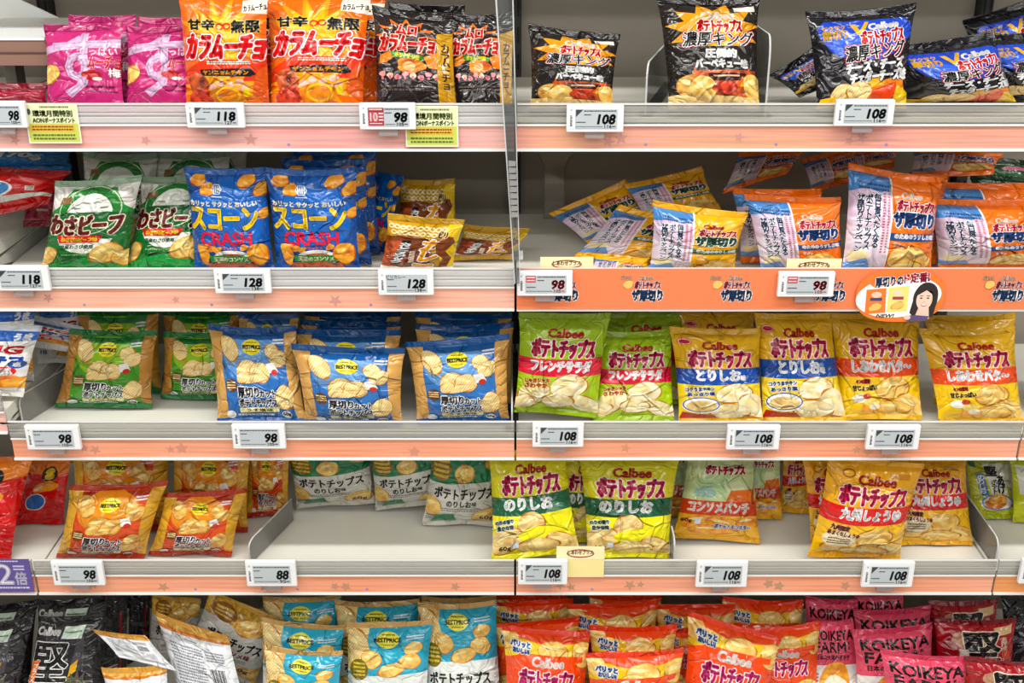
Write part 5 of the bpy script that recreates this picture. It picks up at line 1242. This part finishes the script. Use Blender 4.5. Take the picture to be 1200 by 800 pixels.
G = 'pink farm chip bags in the lowest row'
bag('farm_pink', (1032, 760), (1136, 768), 1124, 1040, -.005, Z5, 'pink chip bag lowest in front with both lettering lines clear', G)
bag('farm_pink', (998, 737), (1092, 728), 1098, 1004, .05, Z5, 'pink chip bag directly behind the lowest pink one', G)
bag('farm_pink', (1000, 714), (1091, 709), 1094, 1004, .115, Z5, 'shaded pink chip bag in the third row', G)
bag('farm_pink', (950, 724), (1000, 724), 1014, 946, .04, Z5, 'pink chip bag with pale lower half beside the red bags', G, H=.2, th=.04)
bag('farm_pink', (944, 698), (1006, 702), 1004, 942, .15, Z5, 'shaded pink chip bag at the back beside the red bags', G, H=.2, th=.04)
bag('farm_pink', (1000, 692), (1060, 690), 1060, 1000, .18, Z5, 'darkest pink chip bag in the last row', G, H=.2, th=.04)
G = 'dark red chip bags in the lowest row'
bag('hard_red', (1094, 722), (1190, 722), 1186, 1098, .06, Z5, 'dark red chip bag with black emblem behind the cut off one', G)
bag('hard_red', (1088, 703), (1168, 700), 1168, 1090, .125, Z5, 'shaded dark red chip bag in the third row', G)
bag('hard_red', (1130, 768), (1226, 778), 1216, 1136, -.005, Z5, 'dark red chip bag lowest in front, cut off by the picture corner', G)
bag('dark', (1172, 694), (1250, 696), 1250, 1176, .12, Z5, 'black chip bag at the end of the lowest row', 'stray bags')

# ------------------------------------------------------------------ clear dividers and strips
M_ACR = clear('#eef1f1', rough=.04, bodyfac=.06, body='#cfd2d2', name='acrylic')
M_EDGE = clear('#ffffff', rough=.1, bodyfac=.6, body='#eceeee', name='acrylic_edge')
M_SMOKE = clear('#e2e0db', rough=.12, bodyfac=.3, body='#c6c4bd', name='smoky')
def divider(px, z, y0, y1, h, label, mat=None, tilt=0.0, hr=None, thick=.0022):
    """upright clear sheet running back over the deck, its front corner rounded, standing on a narrow foot"""
    x = x_at(px, y0, z + .03)
    r = tag(empty('shelf_divider', (x, y0, z + .002)), label, 'divider', 'clear shelf dividers')
    hr = hr or h
    prof = [(0, .001), (0, h * .7)]
    for i in range(6):
        t = math.pi / 2 * i / 5; prof.append((.02 * (1 - math.cos(t)), h * .7 + h * .3 * math.sin(t)))
    prof += [(y1 - y0, hr), (y1 - y0, .001)]
    m = MB(); m.prism(prof, 'x', -thick / 2, thick / 2, mat or M_ACR); m.build('sheet', r)
    m = MB()
    for (a0, b0), (a1, b1) in zip(prof[:-2], prof[1:-1]):
        m.prism([(a0 - .0006, b0), (a1 - .0006, b1), (a1 + .0008, b1 + .0006), (a0 + .0008, b0 + .0006)], 'x', -thick / 2 - .0003, thick / 2 + .0003, M_EDGE)
    m.build('edge_trim', r)
    if mat is None:
        m = MB(); m.box(-.012, .012, .0, y1 - y0, 0, .0015, M_ACR); m.build('foot', r)
    r.rotation_euler = (0, 0, tilt)
    return r
divider(757, Z1, .06, .38, .085, 'low clear divider standing alone between the two barbecue bags', tilt=-.25)
divider(898, Z1, .05, .38, .13, 'tall clear divider beside the upright barbecue bag')
divider(600, Z3, .02, .4, .05, 'low clear divider at the bay end beside the blue bags')
divider(292, Z4, .03, .2, .05, 'smoky clear divider on the half empty shelf beside the red thick cut bags', M_SMOKE, tilt=-.32)
divider(790, Z4, .02, .07, .06, 'clear divider between the yellow seaweed bag and the consomme bag', M_SMOKE)
divider(1168, Z4, .02, .3, .06, 'smoky clear divider at the end of the fourth shelf', M_SMOKE, tilt=0)
divider(24, Z3, .05, .36, .055, 'low clear divider on the third shelf beside the raised shelf end', M_SMOKE, tilt=-.3)
# clear upright strip hanging at the seam of the two bays
a0 = at_y(588, -8, -.03); b0 = at_y(606, 332, -.03)
r = tag(empty('clear_upright_strip', tuple(b0)), 'clear acrylic strip hanging over the seam between the two bays', 'acrylic strip')
d = a0 - b0; L_ = float(np.linalg.norm(d)); ang = math.atan2(-d[0], d[2])
m = MB(); m.prism([(-.003, 0), (.004, 0), (.016, L_), (-.008, L_)], 'y', 0, .003, M_ACR); m.build('sheet', r)
m = MB(); m.prism([(-.0045, 0), (-.003, 0), (-.008, L_), (-.0105, L_)], 'y', -.001, .03, M_EDGE); m.prism([(.004, 0), (.0052, 0), (.0175, L_), (.0155, L_)], 'y', -.001, .03, M_EDGE)
m.build('edge_trim', r)
m = MB()
for i in range(9): m.prism([(-.004, .115 + i * .0105), (.0075, .115 + i * .0105), (.0085, .122 + i * .0105), (-.0035, .124 + i * .0105)], 'y', -.004, .0, clear('#ffffff', rough=.15, bodyfac=.35, body='#dcdcda', name='ribbed'))
m.build('ribbed_grille', r)
m = MB(); m.box(-.006, .012, .003, .034, .04, .046, M_EDGE); m.build('clip', r)
r.rotation_euler = (0, -ang, 0)
# clear paddle shaped pusher against the back panel of the campaign shelf
r = tag(empty('clear_paddle', (float(x_at(650, .4, Z2 + .1)), .4, Z2 + .002)), 'clear paddle shaped pusher standing at the empty end of the campaign shelf', 'pusher')
P_ = [(-.02, 0), (.02, 0), (.02, .10), (.026, .118), (.034, .13), (.034, .15), (.029, .157), (-.029, .157), (-.034, .15), (-.034, .13), (-.026, .118), (-.02, .10)]
m = MB(); m.prism(P_, 'y', 0, .003, clear('#f2f0ec', rough=.08, bodyfac=.12, body='#d6d2ca', name='paddle')); m.build('paddle_plate', r)
m = MB()
for (x0, z0), (x1, z1) in zip(P_[1:], P_[2:] + P_[:1]):
    dx, dz = x1 - x0, z1 - z0; l = math.hypot(dx, dz); nx_, nz_ = -dz / l * .0007, dx / l * .0007
    m.prism([(x0 - nx_, z0 - nz_), (x1 - nx_, z1 - nz_), (x1 + nx_, z1 + nz_), (x0 + nx_, z0 + nz_)], 'y', -.001, .0035, clear('#d8d4cc', bodyfac=.3, body='#96928a', name='paddle_edge'))
m.build('rim_trim', r)
# brown board with a white top at the picture's upper corner
A_ = at_y(-70, 40, .1); B_ = at_y(52, 45, .1); B_[2] = max(B_[2], Z1 + .115)
r = tag(empty('riser_board', (float((A_[0] + B_[0]) / 2), .1, float(B_[2]))), 'brown riser board with a bright white top beside the pink bags', 'riser')
hw = float(B_[0] - A_[0]) / 2
m = MB(); m.box(-hw, hw, 0, .26, -.003, .001, paint('#f2f4f2', .4, name='riser_white')); m.build('top_sheet', r)
m = MB(); m.box(-hw, hw, .002, .26, -.044, -.003, paint('#8e6a5c', .6, name='riser_brown')); m.box(-hw, hw, .0, .003, -.024, -.022, paint('#5e463c', .6, name='riser_line')); m.build('board', r)
for x in (-hw + .01, hw - .03):
    m = MB(); m.box(x, x + .02, .2, .24, float(Z1 - B_[2]) + .002, -.044, paint('#6c685f', .6, name='riser_leg')); m.build('bracket', r)
pts = [at_y(px, py, .38) for px, py in ((-70, 44), (54, 48), (73, 23), (18, -3), (-70, -42))]
zl = float(min(p[2] for p in pts)); x0_ = float(pts[0][0])
r = tag(empty('white_panel', (x0_, .38, zl)), 'bright white panel with a slanted edge behind the brown riser board', 'panel')
m = MB(); m.prism([(float(p[0]) - x0_, float(p[2]) - zl) for p in pts], 'y', 0, .004, paint('#f6faf8', .4, name='panel_white')); m.build('panel_sheet', r)
m = MB(); m.box(.02, .05, .0045, .0085, float(Z1) - zl + .002, .05, paint('#6c685f', .6, name='riser_leg')); m.build('support_strut', r)
